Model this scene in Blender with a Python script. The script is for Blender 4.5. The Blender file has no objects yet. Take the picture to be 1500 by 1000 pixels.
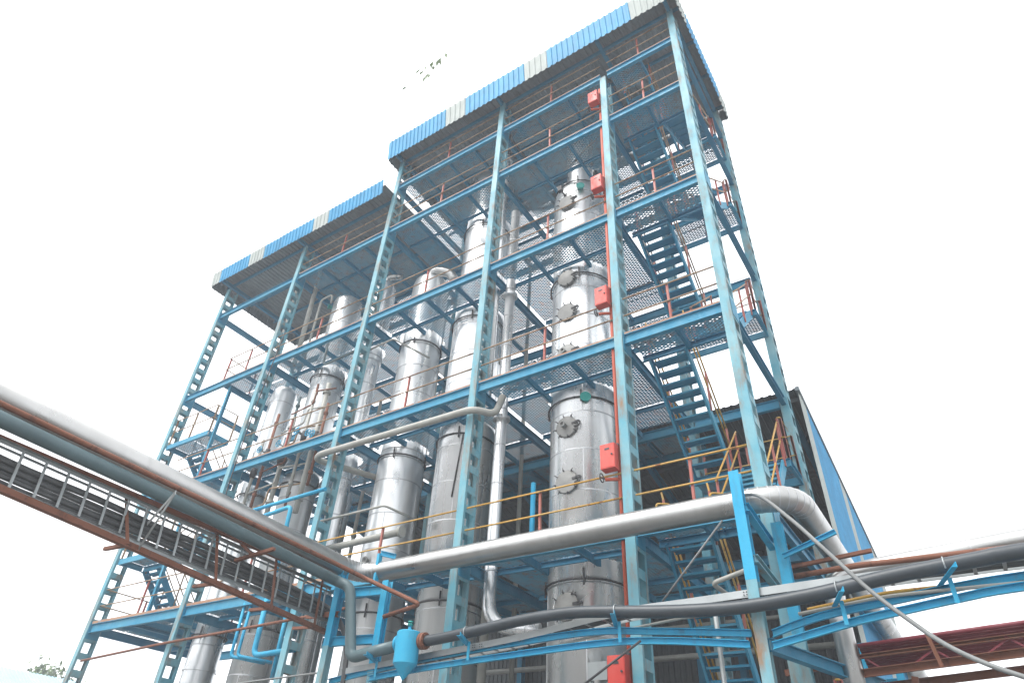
import bpy, math, random
from mathutils import Vector, Matrix
random.seed(7)
R_ = math.radians
S = bpy.context.scene
COL = S.collection

# ------------------------------------------------------------------ camera
cam = bpy.data.cameras.new("camera")
cam.sensor_width = 36.0
cam.lens = 955.65 / 1500 * 36.0
cam.clip_start = 0.05
cam.clip_end = 4000
camo = bpy.data.objects.new("camera", cam)
COL.objects.link(camo)
CAM = Vector((2.249, -10.327, 1.7))
yaw, pitch, roll = 0.6216, 0.6507, 0.0641
fw = Vector((-math.sin(yaw) * math.cos(pitch), math.cos(yaw) * math.cos(pitch), math.sin(pitch)))
rt = fw.cross(Vector((0, 0, 1))).normalized()
up = rt.cross(fw)
c_, s_ = math.cos(roll), math.sin(roll)
rt2 = rt * c_ + up * s_
up2 = up * c_ - rt * s_
M = Matrix((rt2, up2, -fw)).transposed().to_4x4()
M.translation = CAM
camo.matrix_world = M
S.camera = camo

# ------------------------------------------------------------------ sky, sun, exposure
SUN_EL, SUN_AZ = R_(58), R_(205)          # azimuth clockwise from +Y
w = bpy.data.worlds.new("World")
S.world = w
w.use_nodes = True
nt = w.node_tree
nt.nodes.clear()
sky = nt.nodes.new("ShaderNodeTexSky")
sky.sky_type = 'NISHITA'
sky.sun_disc = False
sky.sun_elevation = SUN_EL
sky.sun_rotation = SUN_AZ
sky.air_density = 1.0
sky.dust_density = 6.0
sky.ozone_density = 1.0
hs = nt.nodes.new("ShaderNodeHueSaturation")
hs.inputs["Saturation"].default_value = 0.22
bg = nt.nodes.new("ShaderNodeBackground")
bg.inputs["Strength"].default_value = 0.15
wo = nt.nodes.new("ShaderNodeOutputWorld")
cl = nt.nodes.new("ShaderNodeMix")          # bright even cloud sheet over the clear sky
cl.data_type = 'RGBA'
cl.inputs[0].default_value = 0.8
nt.links.new(sky.outputs[0], hs.inputs["Color"])
nt.links.new(hs.outputs[0], cl.inputs[6])
cl.inputs[7].default_value = (5.3, 5.4, 5.55, 1)
nt.links.new(cl.outputs[2], bg.inputs["Color"])
nt.links.new(bg.outputs[0], wo.inputs["Surface"])
sl = bpy.data.lights.new("sun", 'SUN')
sl.energy = 1.2
sl.angle = R_(30)
sl.color = (1.0, 0.97, 0.92)
so = bpy.data.objects.new("sun", sl)
COL.objects.link(so)
sd = Vector((math.sin(SUN_AZ) * math.cos(SUN_EL), math.cos(SUN_AZ) * math.cos(SUN_EL), math.sin(SUN_EL)))
so.rotation_euler = (-sd).to_track_quat('-Z', 'Y').to_euler()
so.location = (0, -20, 60)
S.view_settings.view_transform = 'Standard'
S.view_settings.look = 'None'
S.view_settings.gamma = 1.0
S.view_settings.exposure = 1.4
S.cycles.max_bounces = 8
S.cycles.volume_bounces = 2
S.cycles.transparent_max_bounces = 8


# ------------------------------------------------------------------ materials
def node_mat(name):
    m = bpy.data.materials.new(name)
    m.use_nodes = True
    n = m.node_tree.nodes
    n.clear()
    b = n.new("ShaderNodeBsdfPrincipled")
    o = n.new("ShaderNodeOutputMaterial")
    m.node_tree.links.new(b.outputs[0], o.inputs[0])
    return m, n, m.node_tree.links, b


def noise(n, l, scale, detail=6.0, rough=0.6, stretch=None, src=None):
    t = n.new("ShaderNodeTexNoise")
    t.inputs["Scale"].default_value = scale
    t.inputs["Detail"].default_value = detail
    t.inputs["Roughness"].default_value = rough
    if src is None:
        g = n.new("ShaderNodeNewGeometry")
        src = g.outputs["Position"]
    if stretch:
        mp = n.new("ShaderNodeMapping")
        mp.inputs["Scale"].default_value = stretch
        l.new(src, mp.inputs["Vector"])
        src = mp.outputs[0]
    l.new(src, t.inputs["Vector"])
    return t.outputs["Fac"]


def ramp(n, l, fac, a, b, c0=(0, 0, 0, 1), c1=(1, 1, 1, 1)):
    r = n.new("ShaderNodeValToRGB")
    r.color_ramp.elements[0].position = a
    r.color_ramp.elements[1].position = b
    r.color_ramp.elements[0].color = c0
    r.color_ramp.elements[1].color = c1
    l.new(fac, r.inputs[0])
    return r.outputs[0]


def mix(n, l, fac, a, b):
    m = n.new("ShaderNodeMix")
    m.data_type = 'RGBA'
    for k, v in (("A", a), ("B", b)):
        s = [i for i in m.inputs if i.name == k and i.type == 'RGBA'][0]
        if isinstance(v, tuple):
            s.default_value = v
        else:
            l.new(v, s)
    if isinstance(fac, float):
        m.inputs[0].default_value = fac
    else:
        l.new(fac, m.inputs[0])
    return [o for o in m.outputs if o.type == 'RGBA'][0]


def c4(c):
    return (c[0], c[1], c[2], 1.0)


def paint(name, base, faded, rust=(0.20, 0.075, 0.03), amount=0.66, rough=0.5, spec=0.4, soft=0.09, peak=1.0, sc=6.0, zs=0.22):
    """old paint: faded patches, streaky rust, chipped edge grain"""
    m, n, l, b = node_mat(name)
    f1 = ramp(n, l, noise(n, l, 0.9, 5), 0.38, 0.66)
    col = mix(n, l, f1, c4(base), c4(faded))
    streak = noise(n, l, sc, 8, 0.68, (1.0, 1.0, zs))
    fm = ramp(n, l, streak, amount, amount + soft, (0, 0, 0, 1), (peak, peak, peak, 1))
    col = mix(n, l, fm, col, c4(rust))
    sp = ramp(n, l, noise(n, l, 38.0, 3), 0.70, 0.76)
    col = mix(n, l, sp, col, c4(tuple(0.6 * r + 0.1 for r in rust)))
    l.new(col, b.inputs["Base Color"])
    rr = ramp(n, l, streak, 0.4, 0.75, (rough, rough, rough, 1), (0.85, 0.85, 0.85, 1))
    l.new(rr, b.inputs["Roughness"])
    b.inputs["Specular IOR Level"].default_value = spec
    bp = n.new("ShaderNodeBump")
    bp.inputs["Strength"].default_value = 0.25
    bp.inputs["Distance"].default_value = 0.01
    l.new(noise(n, l, 24.0, 5), bp.inputs["Height"])
    l.new(bp.outputs[0], b.inputs["Normal"])
    return m


def metal(name, col, rough, dents=0.35, sheen_stain=0.16, metallic=0.8):
    """weathered aluminium / stainless cladding"""
    m, n, l, b = node_mat(name)
    b.inputs["Metallic"].default_value = metallic
    a = ramp(n, l, noise(n, l, 1.2, 4, 0.5, (1, 1, 0.2)), 0.35, 0.72)
    cc = mix(n, l, a, c4(col), c4(tuple(x * 0.88 for x in col)))
    st = ramp(n, l, noise(n, l, 3.0, 5, 0.55, (1.6, 1.6, 0.12)), 0.50, 0.80)  # stain tone, with soft vertical reflection streaks painted into the colour
    cc = mix(n, l, st, cc, c4(tuple(x * (1 - sheen_stain) for x in col)))
    l.new(cc, b.inputs["Base Color"])
    rr = ramp(n, l, noise(n, l, 2.0, 4, 0.5, (1, 1, 0.3)), 0.3, 0.75,
              (rough * 0.8,) * 3 + (1,), (rough * 1.5,) * 3 + (1,))
    l.new(rr, b.inputs["Roughness"])
    bp = n.new("ShaderNodeBump")
    bp.inputs["Strength"].default_value = dents
    bp.inputs["Distance"].default_value = 0.03
    l.new(noise(n, l, 1.6, 2, 0.4, (1.6, 1.6, 0.4)), bp.inputs["Height"])
    l.new(bp.outputs[0], b.inputs["Normal"])
    return m


def plain(name, col, rough=0.6, var=0.25, scale=5.0, metallic=0.0, spec=0.4):
    m, n, l, b = node_mat(name)
    b.inputs["Specular IOR Level"].default_value = spec
    cc = mix(n, l, ramp(n, l, noise(n, l, scale, 7, 0.65), 0.3, 0.72), c4(col), c4(tuple(x * (1 - var) for x in col)))
    l.new(cc, b.inputs["Base Color"])
    b.inputs["Roughness"].default_value = rough
    b.inputs["Metallic"].default_value = metallic
    bp = n.new("ShaderNodeBump")
    bp.inputs["Strength"].default_value = 0.15
    bp.inputs["Distance"].default_value = 0.01
    l.new(noise(n, l, scale * 5, 4), bp.inputs["Height"])
    l.new(bp.outputs[0], b.inputs["Normal"])
    return m


MT = {
    'col': paint('faded_blue_paint', (0.085, 0.29, 0.37), (0.20, 0.36, 0.40), rust=(0.25, 0.14, 0.07), amount=0.50, soft=0.22, peak=0.95, sc=3.5, zs=0.28),
    'beam': paint('blue_beam_paint', (0.018, 0.21, 0.35), (0.05, 0.26, 0.38), amount=0.69),
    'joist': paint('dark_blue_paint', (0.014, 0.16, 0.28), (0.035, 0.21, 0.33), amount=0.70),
    'mesh': paint('blue_mesh_paint', (0.07, 0.27, 0.40), (0.19, 0.27, 0.31), rust=(0.19, 0.14, 0.11), amount=0.50, soft=.2),
    'newblue': paint('fresh_blue_paint', (0.008, 0.29, 0.50), (0.03, 0.34, 0.53), rust=(0.08, 0.17, 0.22), amount=0.52, soft=.25, peak=.8, rough=0.5),
    'rail': paint('rusty_rail', (0.27, 0.18, 0.11), (0.34, 0.25, 0.17), rust=(0.17, 0.09, 0.05), amount=0.52, rough=0.7),
    'yellow': paint('yellow_rail_paint', (0.50, 0.27, 0.035), (0.46, 0.30, 0.10), rust=(0.22, 0.08, 0.03), amount=0.56),
    'post': paint('faded_red_paint', (0.32, 0.075, 0.06), (0.36, 0.14, 0.11), rust=(0.20, 0.08, 0.05), amount=0.60),
    'redpipe': paint('red_lead_paint', (0.42, 0.07, 0.035), (0.46, 0.10, 0.06), amount=0.68),
    'redbox': paint('red_box_paint', (0.55, 0.045, 0.035), (0.58, 0.10, 0.08), rust=(0.30, 0.06, 0.05), amount=0.72, rough=0.45),
    'rust': paint('rusted_steel', (0.16, 0.062, 0.035), (0.20, 0.085, 0.055), rust=(0.09, 0.04, 0.03), amount=0.55, rough=0.8),
    'toe': paint('rusty_toe_plate', (0.30, 0.16, 0.10), (0.36, 0.24, 0.17), rust=(0.12, 0.25, 0.32), amount=0.58, rough=0.8),
    'toey': paint('yellow_toe_plate', (0.50, 0.29, 0.06), (0.46, 0.27, 0.08), rust=(0.26, 0.10, 0.05), amount=0.56),
    'maroon': paint('maroon_paint', (0.16, 0.02, 0.03), (0.20, 0.035, 0.05), amount=0.72, rough=0.35),
    'clad': metal('aluminium_cladding', (0.78, 0.79, 0.795), 0.25, 0.04),
    'clad2': metal('dull_cladding', (0.70, 0.715, 0.72), 0.28, 0.045),
    'pipeclad': metal('pipe_cladding', (0.44, 0.44, 0.43), 0.32, 0.06, metallic=.96),
    'lid': plain('manhole_steel', (0.27, 0.27, 0.26), 0.45, 0.35, 4.0),
    'seam': metal('cladding_band', (0.50, 0.51, 0.52), 0.45, 0.1),
    'galv': metal('galvanised_steel', (0.36, 0.385, 0.39), 0.5, 0.12),
    'white': plain('offwhite_sheet', (0.46, 0.50, 0.48), 0.6, 0.25, 1.6, spec=.1),
    'blue': plain('blue_sheet', (0.055, 0.32, 0.57), 0.55, 0.32, 1.6, spec=.22),
    'bluepale': plain('pale_blue_sheet', (0.32, 0.52, 0.64), 0.5, 0.2, 1.0),
    'grey': plain('grey_sheet_underside', (0.22, 0.25, 0.265), 0.55, 0.35, 1.6),
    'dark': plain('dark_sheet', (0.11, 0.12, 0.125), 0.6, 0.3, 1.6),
    'pvc': plain('grey_plastic_pipe', (0.042, 0.052, 0.062), 0.42, 0.3, 2.0),
    'greypipe': plain('grey_painted_pipe', (0.36, 0.36, 0.33), 0.5, 0.25, 4.0),
    'bluegrey': plain('blue_grey_pipe', (0.10, 0.155, 0.17), 0.4, 0.25, 2.0),
    'cable': plain('black_cable', (0.085, 0.09, 0.092), 0.45, 0.2, 6.0),
    'hose': plain('grey_conduit', (0.20, 0.21, 0.21), 0.5, 0.25, 6.0),
    'wire': plain('dark_wire', (0.05, 0.05, 0.055), 0.6),
    'teal': paint('teal_nozzle_paint', (0.01, 0.22, 0.20), (0.02, 0.26, 0.24), amount=0.75),
    'instr': plain('dark_instrument', (0.06, 0.06, 0.065), 0.5, 0.4, 12.0),
    'ground': plain('dusty_yard', (0.20, 0.198, 0.192), 0.9, 0.4, 0.5),
    'glass': plain('frosted_lamp', (0.55, 0.60, 0.58), 0.2, 0.1),
    'leaf': plain('leaf_green', (0.10, 0.17, 0.03), 0.5, 0.5, 3.0),
    'sprig': plain('young_leaf', (0.11, 0.17, 0.07), 0.5, 0.4, 8.0),
    'bark': plain('bark', (0.12, 0.09, 0.07), 0.9, 0.4, 8.0),
    'bluewall': plain('deep_blue_wall', (0.03, 0.16, 0.50), 0.5, 0.2, 1.0),
}


# ------------------------------------------------------------------ mesh helpers
class MB:
    def __init__(self):
        self.v, self.f, self.s, self.m = [], [], [], []

    def add(self, vs, fs, smooth=False, mi=0):
        o = len(self.v)
        self.v += [tuple(p) for p in vs]
        for f in fs:
            self.f.append([i + o for i in f])
            self.s.append(smooth)
            self.m.append(mi)

    def box(self, x0, y0, z0, x1, y1, z1, mi=0):
        self.add([(x0, y0, z0), (x1, y0, z0), (x1, y1, z0), (x0, y1, z0), (x0, y0, z1), (x1, y0, z1), (x1, y1, z1), (x0, y1, z1)],
                 [(0, 3, 2, 1), (4, 5, 6, 7), (0, 1, 5, 4), (1, 2, 6, 5), (2, 3, 7, 6), (3, 0, 4, 7)], False, mi)
        return self

    def prof(self, p, q, poly, upv=(0, 0, 1)):
        """extrude closed 2-D polygon (side, up) from p to q"""
        p, q = Vector(p), Vector(q)
        d = (q - p).normalized()
        u = Vector(upv)
        sd_ = d.cross(u)
        if sd_.length < 1e-5:
            sd_ = d.cross(Vector((0, 1, 0)))
        sd_.normalize()
        u = sd_.cross(d).normalized()
        n = len(poly)
        vs = [p + sd_ * a + u * b for a, b in poly] + [q + sd_ * a + u * b for a, b in poly]
        fs = [(i, (i + 1) % n, n + (i + 1) % n, n + i) for i in range(n)]
        fs += [tuple(range(n - 1, -1, -1)), tuple(range(n, 2 * n))]
        self.add(vs, fs)
        return self

    def bar(self, p, q, wd, h, upv=(0, 0, 1)):
        a, b = wd / 2, h / 2
        return self.prof(p, q, [(-a, -b), (a, -b), (a, b), (-a, b)], upv)

    def ibeam(self, p, q, wd, h, t=0.012, upv=(0, 0, 1)):
        a, b, k = wd / 2, h / 2, t / 2
        return self.prof(p, q, [(-a, -b), (a, -b), (a, -b + t), (k, -b + t), (k, b - t), (a, b - t), (a, b), (-a, b),
                                (-a, b - t), (-k, b - t), (-k, -b + t), (-a, -b + t)], upv)

    def channel(self, p, q, wd, h, t=0.01, upv=(0, 0, 1), flip=1):
        a, b = wd / 2 * flip, h / 2
        t2 = t * flip
        return self.prof(p, q, [(-a, -b), (a, -b), (a, -b + t), (-a + t2, -b + t), (-a + t2, b - t), (a, b - t), (a, b), (-a, b)], upv)

    def angle(self, p, q, wd, h, t=0.01, upv=(0, 0, 1), flip=1):
        a, t2 = wd * flip, t * flip
        return self.prof(p, q, [(0, 0), (a, 0), (a, t), (t2, t), (t2, h), (0, h)], upv)

    def tube(self, pts, r, n=10, caps=True):
        pts = [Vector(p) for p in pts]
        m = len(pts)
        rs = r if isinstance(r, (list, tuple)) else [r] * m
        t0 = (pts[1] - pts[0]).normalized()
        ref = Vector((0, 0, 1)) if abs(t0.z) < 0.9 else Vector((0, 1, 0))
        nrm = t0.cross(ref).normalized()
        vs = []
        for i, p in enumerate(pts):
            if i == 0:
                t = t0
            elif i == m - 1:
                t = (pts[i] - pts[i - 1]).normalized()
            else:
                t = ((pts[i] - pts[i - 1]).normalized() + (pts[i + 1] - pts[i]).normalized())
                t = t.normalized() if t.length > 1e-6 else t0
            nrm = (nrm - t * nrm.dot(t)).normalized()
            bn = t.cross(nrm)
            for k in range(n):
                a = 2 * math.pi * k / n
                vs.append(p + (nrm * math.cos(a) + bn * math.sin(a)) * rs[i])
        fs = [(i * n + k, i * n + (k + 1) % n, (i + 1) * n + (k + 1) % n, (i + 1) * n + k) for i in range(m - 1) for k in range(n)]
        self.add(vs, fs, True)
        if caps:
            o = len(self.v) - len(vs)
            self.f += [[o + k for k in range(n - 1, -1, -1)], [o + (m - 1) * n + k for k in range(n)]]
            self.s += [False, False]
            self.m += [0, 0]
        return self

    def lathe(self, c, prof, n=32, axis=(0, 0, 1)):
        """prof: list of (height, radius) along axis from point c"""
        c = Vector(c)
        ax = Vector(axis).normalized()
        e1 = ax.cross(Vector((0, 0, 1)) if abs(ax.z) < 0.9 else Vector((0, 1, 0))).normalized()
        e2 = ax.cross(e1)
        def ring(h, r):
            i0 = len(self.v)
            for k in range(n):
                a = 2 * math.pi * k / n
                self.v.append(tuple(c + ax * h + (e1 * math.cos(a) + e2 * math.sin(a)) * r))
            return i0
        first = prev = ring(*prof[0])
        for i in range(len(prof) - 1):
            if i > 0:                       # own ring on both sides of a sharp corner
                d0 = Vector((prof[i][0] - prof[i - 1][0], prof[i][1] - prof[i - 1][1]))
                d1 = Vector((prof[i + 1][0] - prof[i][0], prof[i + 1][1] - prof[i][1]))
                if d0.length > 1e-6 and d1.length > 1e-6 and d0.angle(d1) > 0.5:
                    prev = ring(*prof[i])
            nx_ = ring(*prof[i + 1])
            for k in range(n):
                self.f.append([prev + k, prev + (k + 1) % n, nx_ + (k + 1) % n, nx_ + k])
                self.s.append(True)
                self.m.append(0)
            prev = nx_
        ends = {0: first, len(prof) - 1: prev}
        for i, rev in ((0, True), (len(prof) - 1, False)):
            if prof[i][1] > 1e-4:
                idx = [ends[i] + k for k in range(n)]
                self.f.append(idx[::-1] if rev else idx)
                self.s.append(False)
                self.m.append(0)
        return self

    def mesh(self, name, *mats):
        me = bpy.data.meshes.new(name)
        me.from_pydata(self.v, [], self.f)
        me.polygons.foreach_set("use_smooth", self.s)
        me.polygons.foreach_set("material_index", self.m)
        for a in mats:
            me.materials.append(MT[a])
        me.update()
        return me

    def obj(self, name, mat, parent=None, label=None, cat=None, group=None, kind=None):
        mats = mat if isinstance(mat, (list, tuple)) else (mat,)
        return mk(name, self.mesh(name, *mats), parent, label, cat, group, kind)


def mk(name, me, parent=None, label=None, cat=None, group=None, kind=None, loc=None):
    o = bpy.data.objects.new(name, me)
    COL.objects.link(o)
    if parent is not None:
        o.parent = parent
        o.matrix_parent_inverse = Matrix.Translation(parent_loc(parent)).inverted()
    if loc is not None:
        o.location = loc
    if label:
        o["label"] = label
    if cat:
        o["category"] = cat
    if group:
        o["group"] = group
    if kind:
        o["kind"] = kind
    return o


def parent_loc(p):
    return Vector(p.location)       # every part is placed in absolute coordinates


def thing(name, label, cat, loc=(0, 0, 0), group=None):
    o = bpy.data.objects.new(name, None)
    COL.objects.link(o)
    o.empty_display_size = 0.2
    o.location = loc
    o["label"] = label
    o["category"] = cat
    o["kind"] = "thing"
    if group:
        o["group"] = group
    return o


def fillet(pts, r, n=6):
    pts = [Vector(p) for p in pts]
    out = [pts[0]]
    for i in range(1, len(pts) - 1):
        a, b, c = pts[i - 1], pts[i], pts[i + 1]
        d1, d2 = (a - b), (c - b)
        rr = min(r, d1.length * 0.49, d2.length * 0.49)
        p0, p2 = b + d1.normalized() * rr, b + d2.normalized() * rr
        for k in range(n + 1):
            t = k / n
            out.append(p0 * (1 - t) ** 2 + b * 2 * t * (1 - t) + p2 * t * t)
    out.append(pts[-1])
    return out


def smooth_path(pts, n=6):
    pts = [Vector(p) for p in pts]
    out = []
    for i in range(len(pts) - 1):
        p0, p1, p2, p3 = pts[max(i - 1, 0)], pts[i], pts[i + 1], pts[min(i + 2, len(pts) - 1)]
        for k in range(n):
            t = k / n
            out.append(0.5 * ((2 * p1) + (p2 - p0) * t + (2 * p0 - 5 * p1 + 4 * p2 - p3) * t * t + (3 * p1 - p0 - 3 * p2 + p3) * t ** 3))
    out.append(pts[-1])
    return out


# ------------------------------------------------------------------ the setting: ground
g = MB()
g.add([(-400, -400, 0), (400, -400, 0), (400, 400, 0), (-400, 400, 0)], [(0, 1, 2, 3)])
g.obj('ground', 'ground', kind='structure')

# ------------------------------------------------------------------ the steel tower
CX = [-20.35, -15.59, -10.90, -6.23, -2.345, 0.0]
LV = {'A': 20.68, 'B': 18.30, 'C': 14.24, 'D': 10.24, 'E': 6.015}
BH = 0.25
CTOP = [19.95, 20.1, 22.4, 22.4, 20.66, 22.4]
RTOP = [19.95, 20.1, 22.4, 22.4, 22.4, 22.4]
YR = 4.1
tower = thing('process_tower', 'tall open blue steel frame tower with platforms, railings and two corrugated roofs', 'tower', (-10.0, 2.1, 0))

batten_me = {}


def column(x, y0, ztop, front):
    m = MB()
    hw, t, fd, dp = 0.095, 0.012, 0.07, 0.43
    m.box(x - hw, y0, 0, x + hw, y0 + t, ztop)
    m.box(x - hw, y0 + t, 0, x - hw + t, y0 + fd, ztop)
    m.box(x + hw - t, y0 + t, 0, x + hw, y0 + fd, ztop)
    m.box(x - hw, y0 + dp - t, 0, x + hw, y0 + dp, ztop)
    m.box(x - hw, y0 + dp - fd, 0, x - hw + t, y0 + dp - t, ztop)
    m.box(x + hw - t, y0 + dp - fd, 0, x + hw, y0 + dp - t, ztop)
    # splice and base plates
    m.box(x - 0.2, y0 - 0.06, 0, x + 0.2, y0 + dp + 0.06, 0.03)
    c = m.obj('column', 'col', tower)
    zs = []
    z = 0.7
    while z < ztop - 0.25:
        zs.append(z)
        z += 0.47
    lb = MB()
    for z in zs:
        lb.box(x - hw - 0.008, y0 + 0.05, z - 0.085, x - hw - 0.0005, y0 + dp - 0.05, z + 0.085)
    if front:
        for z in zs:
            if 'b' not in batten_me:
                batten_me['b'] = MB().box(0, -0.175, -0.085, 0.008, 0.175, 0.085).mesh('batten_plate', 'col')
            o = mk('batten_plate', batten_me['b'], c)
            o.location = (x + hw + 0.0005, y0 + dp / 2 + random.uniform(-.004, .004), z + random.uniform(-.015, .015))
    else:
        for z in zs:
            lb.box(x + hw + 0.0005, y0 + 0.05, z - 0.085, x + hw + 0.008, y0 + dp - 0.05, z + 0.085)
    lb.obj('batten_plates', 'col', c, kind='stuff')
    if front:
        for L, zb in LV.items():
            if zb > ztop:
                continue
            gp = MB().box(x + hw + 0.009, y0 + 0.02, zb - 0.16, x + hw + 0.019, y0 + 0.40, zb + 0.30)
            gp.obj('gusset_plate', 'beam', c)
    return c


for i, x in enumerate(CX):
    column(x, 0.0, CTOP[i], True)
for i, x in enumerate(CX):
    column(x, YR, RTOP[i], False)

# vessel plan (x, y, r) used for floor openings
VES = {'V1': (-4.25, 2.0, 0.83), 'V2': (-7.85, 1.95, 0.76), 'V4': (-10.12, 1.9, 0.65), 'V5': (-12.02, 1.5, 0.40),
       'V6': (-14.2, 1.7, 0.54), 'V7': (-16.2, 1.5, 0.43), 'PA': (-6.55, 1.0, 0.13), 'PB': (-6.03, 1.0, 0.14)}
VTOP = {'V1': 21.2, 'V2': 21.6, 'V4': 17.3, 'V5': 17.7, 'V6': 18.0, 'V7': 14.45, 'PA': 21.6, 'PB': 17.55}


def expanded(x0, x1, y0, y1, holes=()):
    """sheet of expanded metal at z=0: slanted strands round open diamonds"""
    m = MB()
    LW, SW = 0.15, 0.075
    nx = max(1, round((x1 - x0) / LW))
    ny = max(1, round((y1 - y0) / SW))
    lw, sw = (x1 - x0) / nx, (y1 - y0) / ny
    wv = Vector((0, 0.011, -0.010))
    vs, fs = [], []

    def strand(ax, ay, bx, by):
        for hx, hy, hr in holes:
            if math.hypot((ax + bx) / 2 - hx, (ay + by) / 2 - hy) < hr:
                return
        k = len(vs)
        vs.extend([(ax, ay - wv.y, -wv.z), (bx, by - wv.y, -wv.z), (bx, by + wv.y, wv.z), (ax, ay + wv.y, wv.z)])
        fs.append((k, k + 1, k + 2, k + 3))

    for j in range(ny):
        for i in range(nx):
            cx, cy = x0 + (i + 0.5) * lw, y0 + (j + 0.5) * sw
            strand(x0 + i * lw, cy, cx, cy + sw / 2)
            strand(cx, cy + sw / 2, x0 + (i + 1) * lw, cy)
            strand(x0 + i * lw, cy, cx, cy - sw / 2)
            strand(cx, cy - sw / 2, x0 + (i + 1) * lw, cy)
    m.add(vs, fs)
    return m


panel_cache = {}


def floor_panel(x0, x1, y0, y1, z, parent, L):
    holes = []
    for k, (vx, vy, vr) in VES.items():
        if VTOP[k] < z:
            continue
        rr = vr + 0.07
        if k == 'V1' and L == 'A':
            rr = 0.5
        if x0 - rr < vx < x1 + rr and y0 - rr < vy < y1 + rr:
            holes.append((vx, vy, rr))
    if holes:
        o = mk('floor_panel', expanded(x0, x1, y0, y1, holes).mesh('floor_panel', 'mesh'), parent)
        o.location.z = z
    else:
        key = (round(x1 - x0, 3), round(y1 - y0, 3))
        if key not in panel_cache:
            panel_cache[key] = expanded(0, x1 - x0, 0, y1 - y0).mesh('floor_panel', 'mesh')
        o = mk('floor_panel', panel_cache[key], parent)
        o.location = (x0, y0, z + random.uniform(-0.004, 0.004))
    return o


def railing(pts, z, parent, mat='rail', pmat='post', step=1.55, h=1.02, ends=False):
    m = MB()
    for hh in (h, h * 0.52):
        m.tube([(p[0], p[1], z + hh) for p in pts], 0.019, 8)
    r = m.obj('railing', mat, parent)
    for a, b in zip(pts[:-1], pts[1:]):
        a, b = Vector(a), Vector(b)
        Ln = (b - a).length
        n = max(1, round(Ln / step))
        ks = range(0 if ends else 1, n + (1 if ends else 0)) if n > 1 or ends else [0.5]
        for k in ks:
            p = a.lerp(b, k / n if n > 1 or ends else 0.5)
            tl = random.uniform(-0.015, 0.015)
            pm = MB().bar((p.x, p.y + .024, z), (p.x + tl, p.y + .024, z + h + .01), 0.045, 0.012, (0, 1, 0))
            pm.bar((p.x + .02, p.y + .045, z), (p.x + .02 + tl, p.y + .045, z + h + .01), 0.01, 0.04, (0, 1, 0))
            pm.obj('railing_post', pmat, r)
    return r


ROWS = [(0.19, 1.06), (1.12, 2.96), (3.02, 3.98)]


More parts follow.
